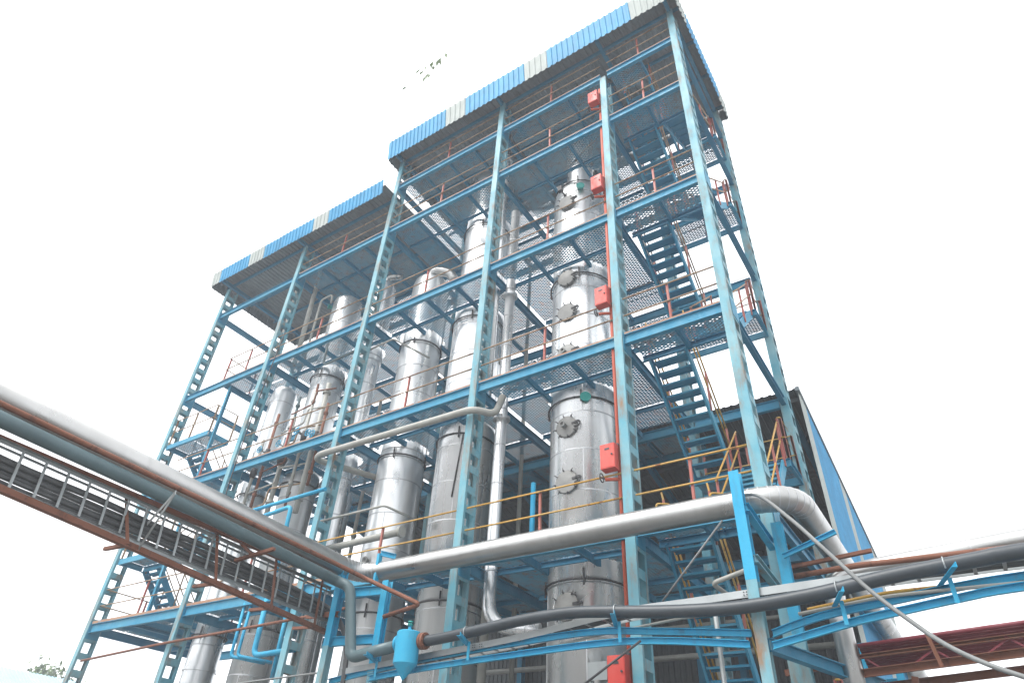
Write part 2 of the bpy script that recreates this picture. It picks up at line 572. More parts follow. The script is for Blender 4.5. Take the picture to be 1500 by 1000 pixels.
def platform(L, bays):
    zb = LV[L]
    zt = zb + BH
    first, last = bays[0], bays[-1] + 1
    mb = MB()
    for i in bays:
        mb.ibeam((CX[i] + 0.122, 0.10, zb + BH / 2), (CX[i + 1] - 0.104, 0.10, zb + BH / 2), 0.11, BH)
    pf = mb.obj('platform', 'beam', tower)
    rb = MB()
    for i in bays:
        rb.ibeam((CX[i] + 0.122, YR + 0.10, zb + BH / 2), (CX[i + 1] - 0.122, YR + 0.10, zb + BH / 2), 0.11, BH)
    rb.obj('rear_beam', 'beam', pf)
    for i in range(first, last + 1):
        MB().ibeam((CX[i], 0.435, zb + BH / 2 - .004), (CX[i], YR - 0.005, zb + BH / 2 - .004), 0.11, BH - .02).obj('cross_beam', 'joist', pf)
    mat = 'toey' if L == 'E' else 'toe'
    for i in bays:
        a, b = CX[i] + 0.13, CX[i + 1] - 0.11
        xs = [a]
        if L in 'BCDE' and i == 0:
            if L == 'B':
                continue
            a = {'C': -18.15, 'D': -19.05, 'E': a}[L]
        MB().box(a, 0.045, zt + 0.003, b, 0.053, zt + (0.075 if L == 'E' else 0.045)).obj('toe_plate', mat if i > 2 else 'toe', pf)
        n = max(2, round((b - a) / 1.17))
        xs = [a + (b - a) * k / n for k in range(n + 1)]
        stairbay = (i == 4)
        ymax = 0.98 if stairbay else YR + 0.04
        if i == 0:
            ymax = 1.0 if L == 'D' else (2.75 if L == 'E' else 2.4)
        for x in xs[1:-1]:
            if stairbay and L != 'A':
                continue
            MB().channel((x, 0.165, zt - 0.085), (x, ymax, zt - 0.085), 0.06, 0.15, 0.009, flip=-1).obj('joist', 'joist', pf)
        if i == 4 and L != 'A':
            MB().channel((-1.12, 0.165, zt - 0.10), (-1.12, 1.0, zt - 0.10), 0.07, 0.18, 0.009, flip=-1).obj('joist', 'joist', pf)
            MB().channel((a, 0.99, zt - 0.085), (b, 0.99, zt - 0.085), 0.06, 0.15, 0.009).obj('trimmer_beam', 'joist', pf)
        if i in (1, 2, 3):
            for yy in (1.09, 2.99):
                tb = MB()
                for k in range(n):
                    tb.channel((xs[k] + .04, yy, zt - .075), (xs[k + 1] - .04, yy, zt - .075), 0.05, 0.12, 0.008)
                tb.obj('trimmer_beam', 'joist', pf)
        for k in range(n):
            for ri, (y0, y1) in enumerate(ROWS):
                if i == 4 and ri > 0:
                    continue
                if i == 4:
                    y1 = 0.96
                if i == 0:
                    if L == 'D' and ri > 0:
                        continue
                    if L in 'CE' and ri == 2:
                        continue
                    if L == 'C' and ri == 1:
                        y1 = 2.4
                    if L == 'E' and ri == 1:
                        y1 = 2.75
                if L == 'A':
                    if i == 2 and (ri == 1 and k in (0, 1) or ri == 2 and k != 3):
                        continue
                    if i == 3 and ri == 2:
                        continue
                    if i == 4 and k == 1:
                        continue
                if L == 'B' and i == 2 and ri == 2 and k in (1, 2):
                    continue
                floor_panel(xs[k] + .01, xs[k + 1] - .01, y0, y1, zt + 0.01, pf, L)
        ym = ('yellow' if L == 'E' and i > 1 else 'rail')
        railing([(a if i else max(a, CX[0] + .13), 0.075), (b, 0.075)], zt, pf, ym, step=2.1 if i > 2 else 2.0)
        if i == 3 and L in 'BC':
            railing([(a, 4.02), (b, 4.02)], zt, pf, ym, 'rail', step=2.0)
    return pf


PF = {}
PF['A'] = platform('A', [2, 3, 4])
PF['B'] = platform('B', [0, 1, 2, 3, 4])
PF['C'] = platform('C', [0, 1, 2, 3, 4])
PF['D'] = platform('D', [0, 1, 2, 3, 4])
PF['E'] = platform('E', [0, 1, 2, 3, 4])
# rear walkways behind the two middle platforms
for L in 'CD':
    for i in (1, 2, 3):
        a, b = CX[i] + .1, CX[i + 1] - .1
        zt = LV[L] + BH
        wm = MB().channel((a, 5.62, zt - .09), (b, 5.62, zt - .09), .06, .18, .009, flip=-1)
        wk = wm.obj('rear_walkway', 'beam', PF[L])
        n = max(2, round((b - a) / 1.17))
        for k in range(n + 1):
            xx = a + (b - a) * k / n
            MB().channel((xx, 4.56, zt - .085), (xx, 5.58, zt - .085), .06, .15, .009).obj('joist', 'joist', wk)
        for k in range(n):
            floor_panel(a + (b - a) * k / n + .04, a + (b - a) * (k + 1) / n - .04, 4.58, 5.56, zt + .01, wk, L)
        railing([(a, 5.6), (b, 5.6)], zt, wk, 'rail', step=1.6)
# left end railings and posts of the open end bay
railing([(-18.15, 0.075), (-18.15, 2.35)], LV['C'] + BH, PF['C'], 'rail', ends=True, step=1.1)
railing([(-20.2, 0.1), (-20.2, 2.7)], LV['E'] + BH, PF['E'], 'rail', ends=False, step=1.3)
railing([(-20.2, 2.72), (-15.8, 2.72)], LV['E'] + BH, PF['E'], 'rail', ends=False, step=1.3)
MB().ibeam((-17.68, 0.26, LV['E'] + .26), (-17.72, 0.26, LV['C']), 0.10, 0.10, upv=(0, 1, 0)).obj('hanger_post', 'beam', tower)
for zz in (LV['C'], LV['E']):
    MB().ibeam((-18.0, 0.17, zz + .1), (-18.0, 2.7, zz + .1), .1, .2).obj('cross_beam', 'joist', tower)
MB().ibeam((-20.24, 2.75, LV['E'] + .125), (-15.7, 2.75, LV['E'] + .125), .1, .23).obj('rear_beam', 'joist', tower)


# ------------------------------------------------------------------ roofs and corrugated sheets
def corr(u0, u1, pitch=0.2, amp=0.028):
    """list of (u, depth) points of a trapezoid sheet"""
    n = max(1, round((u1 - u0) / pitch))
    p = (u1 - u0) / n
    out = []
    for i in range(n):
        b = u0 + i * p
        out += [(b, 0), (b + p * .52, 0), (b + p * .62, amp), (b + p * .9, amp)]
    out.append((u1, 0))
    return out


def sheet(origin, du, dv, length, width, outer, inner, name, parent, pitch=0.2, amp=0.028, normal=None, vlen=None):
    """corrugated sheet: ribs run along dv, profile along du; two skins 4 mm apart"""
    o, du, dv = Vector(origin), Vector(du).normalized(), Vector(dv).normalized()
    nn = Vector(normal).normalized()
    pr = corr(0, width, pitch, amp)
    m = MB()
    k = len(pr)
    for lay, mi in ((0.0, 0), (-0.004, 1)):
        vs = []
        for u, d in pr:
            ln = length if vlen is None else vlen(u)
            a = o + du * u + nn * (d + lay)
            vs += [a, a + dv * ln]
        m.add(vs, [(2 * i, 2 * i + 2, 2 * i + 3, 2 * i + 1) for i in range(k - 1)], False, mi)
    return mk(name, m.mesh(name, outer, inner), parent)


def roof(x0, x1, zf0, zf1, segs, name_mats, ztop, yb, right=True, left=True):
    rm = MB()
    for yy in (0.18, 1.45, 2.8, yb - .2):
        rm.channel((x0 + .06, yy, ztop - .10), (x1 - .06, yy, ztop - .10), .07, .12, .008)
    rf = rm.obj('roof', 'joist', tower)
    for xx in [x for x in CX if x0 < x < x1]:
        MB().ibeam((xx, -.42, ztop - .26), (xx, yb - .05, ztop - .26), .1, .18).obj('rafter', 'joist', rf)
    n = round((x1 - x0) / 1.0)
    wd = (x1 - x0) / n
    for k in range(n):
        sheet((x0 + k * wd, -.48, ztop + .007 * (k % 2)), (1, 0, 0), (0, 1, 0), yb + .46, wd + .02, 'grey', 'grey', 'roof_sheet', rf, normal=(0, 0, 1))
    # front fascia
    for (a, b, cm) in segs:
        n = max(1, round((b - a) / 1.0))
        wd = (b - a) / n
        for k in range(n):
            ov = 0.03
            sheet((a + k * wd, -.50, zf0 + random.uniform(-.012, .012)), (1, 0, 0), (0, -.14, 1), zf1 - zf0, wd - .003, cm, 'grey', 'fascia_sheet', rf, normal=(0, -1, -.14))
    yseg = [(-.45, .55, 'white'), (.55, 3.5, 'blue'), (3.5, yb, 'white')]
    if right:
        for a, b, cm in yseg:
            n = max(1, round((b - a) / 1.0))
            wd = (b - a) / n
            for k in range(n):
                sheet((x1, a + k * wd, zf0 + random.uniform(-.012, .012)), (0, 1, 0), (0, 0, 1), zf1 - zf0, wd - .003, cm, 'grey', 'fascia_sheet', rf, normal=(1, 0, 0))
    if left:
        for a, b, cm in yseg:
            n = max(1, round((b - a) / 1.0))
            wd = (b - a) / n
            for k in range(n):
                sheet((x0, a + k * wd, zf0), (0, 1, 0), (0, 0, 1), zf1 - zf0, wd - .003, cm, 'grey', 'fascia_sheet', rf, normal=(-1, 0, 0))
    n = round((x1 - x0) / 1.0)
    wd = (x1 - x0) / n
    for k in range(n):
        sheet((x0 + k * wd, yb, zf0), (1, 0, 0), (0, 0, 1), zf1 - zf0, wd - .003, 'blue', 'grey', 'fascia_sheet', rf, normal=(0, 1, 0))
    return rf


roof(-11.15, 0.32, 22.0, 22.92,
     [(-11.15, -8.35, 'blue'), (-8.35, -7.45, 'white'), (-7.45, -4.95, 'blue'), (-4.95, -4.05, 'white'), (-4.05, -1.05, 'blue'), (-1.05, .32, 'white')],
     None, 22.62, 4.4, True, True)
roof(-20.95, -10.95, 19.95, 20.62,
     [(-20.95, -20.35, 'white'), (-20.35, -18.45, 'blue'), (-18.45, -17.5, 'white'), (-17.5, -14.6, 'blue'), (-14.6, -13.75, 'white'), (-13.75, -10.95, 'blue')],
     None, 20.42, 4.3, False, True)


# ------------------------------------------------------------------ staircases
tread_cache = {}


def flight(parent, x0, x1, yt, zt, yb, zb, railmat='rail', rails=(True, True), pm='post'):
    """steel flight from (yt, zt) down to (yb, zb)"""
    for x, fl in ((x0 + .02, 1), (x1 - .02, -1)):
        MB().channel((x, yt, zt - .08), (x, yb, zb - .08), 0.05, 0.20, 0.009, flip=fl if yb > yt else -fl).obj('stringer', 'beam', parent)
    n = max(2, round((zt - zb) / 0.19))
    key = round(x1 - x0, 3)
    if key not in tread_cache:
        wd = x1 - x0 - 0.11
        t = MB()
        t.box(0, -.115, -.004, wd, .115, .004)
        t.box(0, -.121, -.038, wd, -.116, .0045)
        t.box(0, .116, -.038, wd, .121, .0045)
        tread_cache[key] = t.mesh('tread', 'beam')
    for k in range(1, n):
        f = k / n
        o = mk('tread', tread_cache[key], parent)
        o.location = Vector((x0 + .055, yt + (yb - yt) * f, zt + (zb - zt) * f))
    for i, x in enumerate((x0 - .015, x1 + .015)):
        if not rails[i]:
            continue
        m = MB()
        for h in (.92, .50):
            m.tube([(x, yt, zt + h), (x, yb, zb + h)], .019, 8)
        h = m.obj('handrail', railmat, parent)
        for f in (.04, .5, .96):
            y, z = yt + (yb - yt) * f, zt + (zb - zt) * f
            MB().bar((x, y, z - .1), (x, y, z + .93), .045, .03, (0, 1, 0)).obj('handrail_post', pm, h)


def right_stair(U, Lw, zu, zl, label, railmat='rail'):
    zm = (zu + zl) / 2
    st = thing('staircase', label, 'staircase', (-1.0, 2.4, zl), 'stair flights at the right end of the tower')
    flight(st, -2.06, -1.18, 0.98, zu, 3.12, zm, railmat)
    flight(st, -0.98, -0.10, 3.12, zm, 0.98, zl, railmat)
    lm = MB()
    lm.channel((-2.2, 3.1, zm - .09), (.02, 3.1, zm - .09), .06, .18, .009)
    lm.channel((-2.2, 4.08, zm - .09), (.02, 4.08, zm - .09), .06, .18, .009, flip=-1)
    lm.channel((.0, 3.14, zm - .09), (.0, 4.04, zm - .09), .06, .18, .009)
    lm.channel((-.75, 3.14, zm - .09), (-.75, 4.04, zm - .09), .06, .15, .009)
    la = lm.obj('landing', 'beam', st)
    for a, b in ((-2.16, -.78), (-.72, -.04)):
        o = mk('floor_panel', expanded(0, b - a, 0, .88).mesh('floor_panel', 'mesh'), la)
        o.location = (a, 3.15, zm + .012)
    railing([(-.07, 3.12), (.0, 3.12), (.0, 4.06), (-2.1, 4.06)], zm, la, railmat, ends=True, step=.95)
    return st


ZT = {k: v + BH for k, v in LV.items()}
right_stair('A', 'B', ZT['A'], ZT['B'], 'blue steel staircase directly under the main roof, topmost flight at the right end')
right_stair('B', 'C', ZT['B'], ZT['C'], 'blue steel staircase with mesh landing, second from the top at the right end')
right_stair('C', 'D', ZT['C'], ZT['D'], 'blue steel staircase seen against the white sky above the dark shed roof')
right_stair('D', 'E', ZT['D'], ZT['E'], 'blue steel staircase with yellow and red handrails above the big silver pipe', 'yellow')
right_stair('E', 'G', ZT['E'], 0.05, 'blue steel staircase at the right end below the big silver pipe, lowest one', 'yellow')


def left_stair(zu, zl, zlow, label):
    st = thing('staircase', label, 'staircase', (-19, 1.0, zlow), 'stair flights at the left end of the tower')
    zm = zl
    lm = MB()
    lm.channel((-20.2, 0.1, zm - .05), (-17.78, 0.1, zm - .05), .07, .18, .009, flip=-1)
    lm.channel((-20.2, 0.9, zm - .05), (-17.78, 0.9, zm - .05), .06, .18, .009)
    lm.channel((-20.12, .14, zm - .05), (-20.12, .86, zm - .05), .06, .18, .009)
    lm.channel((-17.82, .14, zm - .05), (-17.82, .86, zm - .05), .06, .18, .009, flip=-1)
    la = lm.obj('landing', 'beam', st)
    for a, b in ((-20.09, -18.98), (-18.95, -17.86)):
        o = mk('floor_panel', expanded(0, b - a, 0, .72).mesh('floor_panel', 'mesh'), la)
        o.location = (a, .14, zm + .05)
    railing([(-20.2, .075), (-17.8, .075), (-17.8, .9)], zm + .04, la, 'rail', 'rail', step=1.0, ends=True)
    flight(st, -20.05, -19.2, .9, zm, 2.7, zlow, 'rail', pm='rail')
    if zu:
        flight(st, -18.75, -17.9, 2.4, zu, .9, zm, 'rail', pm='rail')
    return st


left_stair(None, 12.32, ZT['D'], 'small landing and steel stair between third and fourth platforms at the left end')
left_stair(ZT['D'], 8.2, ZT['E'], 'blue steel stair flight above the lowest platform at the left end')

# ------------------------------------------------------------------ tall clad vessels
def vessel(name, label, x, y, prof, mat, bands, hoops, n=40, base=0.0):
    t = thing(name, label, 'process column', (x, y, base), 'clad process columns inside the tower')
    MB().lathe((x, y, 0), prof, n).obj('shell', mat, t)

    def rad(z):
        for (z0, r0), (z1, r1) in zip(prof[:-1], prof[1:]):
            if z0 <= z <= z1:
                return r0 + (r1 - r0) * (z - z0) / max(1e-6, z1 - z0)
        return prof[-1][1]
    k = 0
    for z in bands:
        r = rad(z)
        MB().lathe((x, y, z), [(-.016, r + .001), (-.016, r + .006), (.016, r + .006), (.016, r + .001)], n).obj('seam_band', 'seam', t)
    zs = sorted(bands)
    for z0, z1 in zip(zs[:-1], zs[1:]):
        r = min(rad(z0), rad(z1))
        for a0 in (0.2, 2.3, 4.4):
            a = a0 + (k % 2) * 0.75
            px, py = x + (r + .002) * math.cos(a), y + (r + .002) * math.sin(a)
            MB().bar((px, py, z0 + .02), (px, py, z1 - .02), .02, .006, (math.cos(a), math.sin(a), 0)).obj('lap_seam', 'seam', t)
        k += 1
    for z in hoops:
        r = rad(z) + .05
        m = MB()
        m.tube([(x + r * math.cos(2 * math.pi * i / 28), y + r * math.sin(2 * math.pi * i / 28), z) for i in range(29)], .022, 6, False)
        for i in range(0, 28, 7):
            a = 2 * math.pi * i / 28 + .4
            px, py = x + r * math.cos(a), y + r * math.sin(a)
            m.bar((px, py, z - .12), (px, py, z + .2), .03, .03)
        m.obj('clamp_hoop', 'wire', t)
    return t


def rng(a, b, s):
    out = []
    while a < b:
        out.append(a)
        a += s
    return out


HO = [LV[k] - .17 for k in 'EDC']
x, y, r = VES['V1']
v1 = vessel('process_column', 'widest shiny process column with round manholes beside the red boxes', x, y,
            [(0, r), (17.75, r), (17.95, r * .965), (18.12, r * .86), (18.24, r * .66), (18.30, .42), (21.1, .42), (21.2, .3)], 'clad',
            rng(.9, 17.6, .98) + [19.4, 20.3], HO + [18.1], 48)


def manhole(par, x, y, z, r):
    """dished cover with swing bolts, facing -y"""
    yf = y - r
    nk = MB().lathe((x, yf + .12, z), [(0, .235), (.15, .235), (.152, .27), (.178, .27), (.178, .05)], 28, (0, -1, 0))
    mh = nk.obj('manhole', 'lid', par)
    MB().lathe((x, yf - .058, z), [(0, .268), (.02, .268), (.03, .255), (.045, .15), (.05, 0.0)], 28, (0, -1, 0)).obj('cover', 'lid', mh)
    for k in range(8):
        a = 2 * math.pi * k / 8 + .2
        b = MB().tube([(x + .265 * math.cos(a), yf - .02, z + .265 * math.sin(a)), (x + .275 * math.cos(a), yf - .13, z + .275 * math.sin(a))], .013, 6)
        b.tube([(x + .24 * math.cos(a), yf - .11, z + .24 * math.sin(a)), (x + .33 * math.cos(a), yf - .115, z + .33 * math.sin(a))], .01, 6)
        b.obj('swing_bolt', 'instr', mh)
    h = MB().tube(fillet([(x + .26, yf - .05, z + .06), (x + .36, yf - .05, z + .08), (x + .36, yf - .14, z - .1), (x + .22, yf - .1, z - .06)], .05, 4), .016, 6)
    h.bar((x + .16, yf - .10, z + .03), (x + .36, yf - .10, z + .05), .03, .05)
    h.obj('hinge', 'instr', mh)
    return mh


for z in (17.06, 15.55, 13.95, 12.74, 11.4, 9.30, 7.93, 5.32):
    mh = manhole(v1, x, y, z, r)
    if z in (9.30, 11.4):
        MB().lathe((x - .02, y - r - .1, z), [(0, .06), (.12, .06), (.12, .08), (.15, .08), (.15, .045), (.10, .045)], 16, (0, -1, 0)).obj('sight_nozzle', 'lid', mh)
# top nozzle and instruments
for z, a in ((17.62, -1.08), (10.02, -1.05)):
    d = Vector((math.cos(a), math.sin(a), 0))
    p = Vector((x, y, z)) + d * (r - .02)
    MB().lathe(p, [(0, .09), (.12, .09), (.12, .13), (.15, .13), (.15, .0)], 18, d).obj('nozzle', 'teal', v1)
gm = MB().tube([(x - .05, y - r + .02, 17.42), (x - .08, y - r - .12, 17.46), (x - .16, y - r - .14, 17.6)], .025, 8)
gm.box(x - .24, y - r - .2, 17.58, x - .1, y - r - .09, 17.78)
gm.obj('gauge', 'instr', v1)
MB().tube(smooth_path([(x + .3, y - r + .02, 18.2), (x + .28, y - r - .06, 17.7), (x + .34, y - r - .05, 17.2), (x + .1, y - r - .04, 17.1)]), .008, 6).obj('instrument_wire', 'wire', v1)
lg = MB().box(x + .42, y - r - .02, 4.02, x + .80, y - r + .2, 4.32)
lg.obj('level_box', 'galv', v1)
lv = MB().tube([(x + .6, y - r - .02, 4.02), (x + .6, y - r - .02, 3.4)], .05, 10)
lv.lathe((x + .6, y - r - .02, 3.9), [(0, .09), (.04, .09)], 14)
lv.lathe((x + .6, y - r - .02, 3.66), [(0, .09), (.04, .09)], 14)
lv.obj('level_gauge', 'lid', v1)
MB().lathe((x + .6, y - r - .1, 3.35), [(0, .13), (.09, .13), (.09, 0)], 18, (0, -1, 0)).obj('nozzle', 'teal', v1)

x, y, r = VES['V2']
v2 = vessel('process_column', 'tall bright process column half hidden behind the middle front steel column', x, y,
            [(0, r), (21.15, r), (21.35, r * .93), (21.5, r * .7), (21.55, .12), (21.6, .12)], 'clad', rng(.6, 20.9, 1.02), HO + [18.1], 44)
x, y, r = VES['V4']
v4 = vessel('process_column', 'grey clad column with curved pipe on its top, right of the third front steel column', x, y,
            [(0, r), (10.0, r), (10.05, r * .98), (14.0, r * .98), (14.05, r * .96), (16.8, r * .96), (17.0, r * .88), (17.08, .1)], 'clad2', rng(.7, 16.8, .96), HO, 40)
MB().tube(fillet([(x - .1, y, 16.95), (x - .1, y, 17.75), (x + .55, y + .25, 17.55), (x + .75, y + .35, 17.1)], .45, 8), .17, 16).obj('vapour_bend', 'pipeclad', v4)
for z in (7.1, 11.1):
    MB().lathe((x + .02, y - r + .02, z), [(0, .06), (.1, .06), (.1, .085), (.13, .085), (.13, .04), (.1, .04)], 16, (.1, -1, 0)).obj('nozzle', 'lid', v4)
x, y, r = VES['V2']
for z in (6.9, 11.2):
    MB().lathe((x - .12, y - r + .02, z), [(0, .06), (.1, .06), (.1, .085), (.13, .085), (.13, .04), (.1, .04)], 16, (-.1, -1, 0)).obj('nozzle', 'lid', v2)
MB().tube([(x + .42, y - r + .08, 10.05), (x + .30, y - r + .04, 8.3)], .02, 8).obj('thermowell', 'instr', v2)
x, y, r = VES['V5']
v5 = vessel('process_column', 'slim bright column right beside the third front steel column', x, y,
            [(0, .26), (10.0, .26), (10.05, .34), (14.0, .35), (14.05, .40), (17.25, .40), (17.5, .34), (17.6, .1)], 'clad', rng(1, 17.2, 1.1), [], 28)
MB().tube(fillet([(x, y, 17.5), (x, y, 17.95), (x + .5, y + .2, 17.9)], .25, 6), .1, 12).obj('vapour_bend', 'pipeclad', v5)
MB().lathe((-12.75, 2.2, 0), [(0, .34), (9.7, .34), (9.85, .28), (9.9, .1)], 26).obj('process_column', 'clad2', None,
          'dull slim vessel standing close behind the slim bright column', 'process column', 'clad process columns inside the tower')
x, y, r = VES['V6']
v6 = vessel('process_column', 'narrow clad column with a green capped nozzle near its domed top', x, y,
            [(0, r), (17.6, r), (17.75, r * .93), (17.85, r * .7), (17.9, .1)], 'clad2', rng(.8, 17.5, .98), HO, 32)
MB().lathe((x - .30, y - .43, 17.35), [(0, .07), (.15, .07), (.15, .11), (.19, .11), (.19, 0)], 16, (-.5, -.8, 0)).obj('nozzle', 'teal', v6)
x, y, r = VES['V7']
v7 = vessel('process_column', 'shorter clad column right of the second front steel column, flange ring near its foot', x, y,
            [(0, r), (4.95, r), (4.95, r * 1.08), (5.03, r * 1.08), (5.03, r), (14.1, r), (14.25, r * .8), (14.3, .1)], 'clad2', rng(.6, 14, 1.0), HO[:2], 32)
MB().lathe((-17.6, 2.3, 0), [(0, .26), (13.6, .26), (13.75, .1)], 24).obj('process_column', 'clad2', None,
          'dim grey column behind the shorter column near the left stairs', 'process column', 'clad process columns inside the tower')
vessel('process_column', 'dull column at the back between the two widest columns', -9.0, 3.3,
       [(0, .42), (9.6, .42), (9.75, .3), (9.8, .1)], 'clad2', rng(.7, 9.5, 1.0), [], 30)


# ------------------------------------------------------------------ pipes inside the tower
def pipe(name, label, pts, r, mat, bend=0.25, n=14, flanges=(), cat='pipe', group=None, bands=0, smooth=False):
    path = smooth_path(pts) if smooth else (fillet(pts, bend) if len(pts) > 2 else [Vector(p) for p in pts])
    t = thing(name, label, cat, pts[0], group)
    MB().tube(path, r, n).obj('pipe_body', mat, t)
    for (p, d) in flanges:
        MB().lathe(p, [(-.035, r), (-.035, r * 1.55), (-.004, r * 1.55), (-.004, r * 1.3), (.004, r * 1.3), (.004, r * 1.55), (.035, r * 1.55), (.035, r)], 16, d).obj('flange', mat if mat != 'pipeclad' else 'lid', t)
    if bands:
        acc = 0.3
        for a, b in zip(path[:-1], path[1:]):
            L = (b - a).length
            if L < .4:
                continue
            d = (b - a) / L
            s = acc
            while s < L:
                MB().lathe(a + d * s, [(-.012, r + .001), (-.012, r + .005), (.012, r + .005), (.012, r + .001)], n, d).obj('seam_band', 'seam', t)
                s += bands
    return t


Z1 = (0, 0, 1)
pipe('riser_pipe', 'thin silver riser pipe beside the middle front column, reaching the upper platforms', [(-6.55, 1.0, 10.6), (-6.55, 1.0, 22.3)], .115, 'clad', bands=1.4,
     flanges=[((-6.55, 1.0, 16.6), Z1), ((-6.55, 1.0, 20.5), Z1)])
pipe('riser_pipe', 'silver downpipe with a wide bend at its foot, between the two widest columns', [(-6.03, 1.0, 17.5), (-6.03, 1.0, 5.1), (-4.95, 1.3, 5.0)], .14, 'clad', .55, bands=1.0,
     flanges=[((-6.03, 1.0, 14.0), Z1), ((-6.03, 1.0, 9.95), Z1)])
pipe('riser_pipe', 'grey pipe standing behind the silver downpipe', [(-6.75, 1.9, 4.0), (-6.75, 1.9, 19.2)], .1, 'greypipe', bands=0, flanges=[((-6.75, 1.9, 12.5), Z1)])
pipe('header_pipe', 'grey horizontal pipe hung under the fourth platform between two front columns', [(-10.6, 1.6, 9.62), (-11.5, .02, 9.7), (-11.2, -.16, 9.70), (-6.05, -.16, 9.62), (-5.75, .35, 9.66), (-5.75, .6, 10.3)], .085, 'greypipe', .22, 14)
pipe('header_pipe', 'grey pipe ending in a round flange above the lowest platform', [(-11.3, .62, 7.33), (-8.45, .6, 7.35)], .085, 'greypipe', flanges=[((-8.45, .6, 7.35), (1, 0, 0))])
pipe('bent_tube', 'thin grey tube bent towards the back over the lowest platform', [(-11.4, .35, 8.0), (-8.9, .35, 8.0), (-8.55, .9, 7.85)], .03, 'greypipe', .12, 8)
pipe('vent_pipe', 'left of two grey vent pipes rising to the lower roof', [(-16.65, 1.0, 15.2), (-16.8, 1.0, 20.2)], .10, 'greypipe')
pipe('vent_pipe', 'right of two grey vent pipes rising to the lower roof', [(-15.42, 1.0, 15.2), (-15.6, 1.0, 19.6)], .085, 'greypipe')
pipe('bent_tube', 'grey tube looped over beside the green capped nozzle', [(-14.75, .9, 14.5), (-14.8, .9, 17.6), (-14.35, 1.0, 17.75), (-14.3, 1.0, 17.3)], .04, 'greypipe', .15, 8)
pipe('bent_tube', 'pale angled tube in front of the third platform columns', [(-13.1, .5, 14.9), (-13.05, .5, 13.7), (-10.8, .45, 13.75)], .04, 'bluegrey', .2, 8)
pipe('bent_tube', 'thin grey tube reaching down across the grey column below the third platform', [(-11.7, .5, 13.5), (-9.95, .5, 13.62), (-9.0, 1.2, 13.0)], .03, 'greypipe', .1, 8)
pipe('red_riser', 'red riser pipe running up the left side of the fourth front column', [(-2.53, .14, 0.1), (-2.53, .14, 20.3)], .045, 'redpipe', n=12)
pipe('bent_tube', 'rusty rod sticking out over the second platform railing near the upper red box', [(-4.6, 1.2, 18.55), (-2.3, .45, 18.85), (-1.7, .3, 18.9)], .03, 'rail', .2, 8)
# blue pipework on the left
pipe('blue_pipe', 'upper of two bright blue pipes crossing below the fourth platform', [(-14.2, -.2, 8.50), (-10.55, -.2, 8.55)], .05, 'newblue')
pipe('blue_pipe', 'bright blue pipe that turns straight down below the fourth platform', [(-13.9, -.22, 8.16), (-11.72, -.22, 8.30), (-11.62, -.22, 6.6)], .055, 'newblue', .14)
for k, (xx, yy) in enumerate(((-12.98, .12), (-12.75, .14))):
    pipe('blue_pipe', ('leftmost' if k == 0 else 'second from left') + ' of the bright blue drop pipes under the lowest platform',
         [(xx, yy, 6.1), (xx + .02, yy, 4.86), (xx + .9, yy + .35, 4.72)], .04, 'newblue', .1, 10)
pipe('blue_pipe', 'thicker bright blue drop pipe with a round bend under the lowest platform', [(-12.12, .1, 6.1), (-12.08, .1, 4.8), (-10.9, .3, 4.9)], .065, 'newblue', .2, 12)
pipe('blue_pipe', 'rightmost bright blue drop pipe under the lowest platform', [(-11.5, .3, 6.0), (-11.45, .3, 4.3)], .055, 'newblue', .2, 12)
pipe('rust_bar', 'long rusty bar running across the front columns under the lowest platform', [(-19.7, -.07, 5.18), (-15.8, -.07, 5.33), (-10.5, -.07, 5.45), (-8.9, -.07, 5.52)], .035, 'rust', .2, 8)
pipe('rope', 'thin sagging line strung low between the left columns', [(-13.0, -.5, 3.9), (-11.2, -1.0, 3.95), (-8.2, -1.2, 3.98)], .018, 'hose', smooth=True, n=6)


def valve_stack(x, y, z0, z1, label, mat, r=.055, wheel='newblue'):
    t = pipe('valve_pipe', label, [(x, y, z0), (x, y, z1)], r, mat, n=10, group='valve pipes left of the third front column',
             flanges=[((x, y, z0 + .4), Z1), ((x, y, z1 - .35), Z1)])
    zm = z0 + (z1 - z0) * .55
    MB().lathe((x, y, zm), [(-.16, r * 1.6), (-.12, r * 1.7), (0, r * 2.1), (.12, r * 1.7), (.16, r * 1.6)], 14).obj('valve_body', 'instr', t)
    s = MB().tube([(x, y, zm), (x, y - .3, zm + .02)], .02, 8)
    s.obj('valve_stem', 'lid', t)
    w_ = MB().tube([(x + .11 * math.cos(2 * math.pi * i / 14), y - .3, zm + .02 + .11 * math.sin(2 * math.pi * i / 14)) for i in range(15)], .014, 6, False)
    w_.bar((x - .1, y - .3, zm + .02), (x + .1, y - .3, zm + .02), .015, .015)
    w_.bar((x, y - .3, zm - .08), (x, y - .3, zm + .12), .015, .015)
    w_.obj('handwheel', wheel, t)


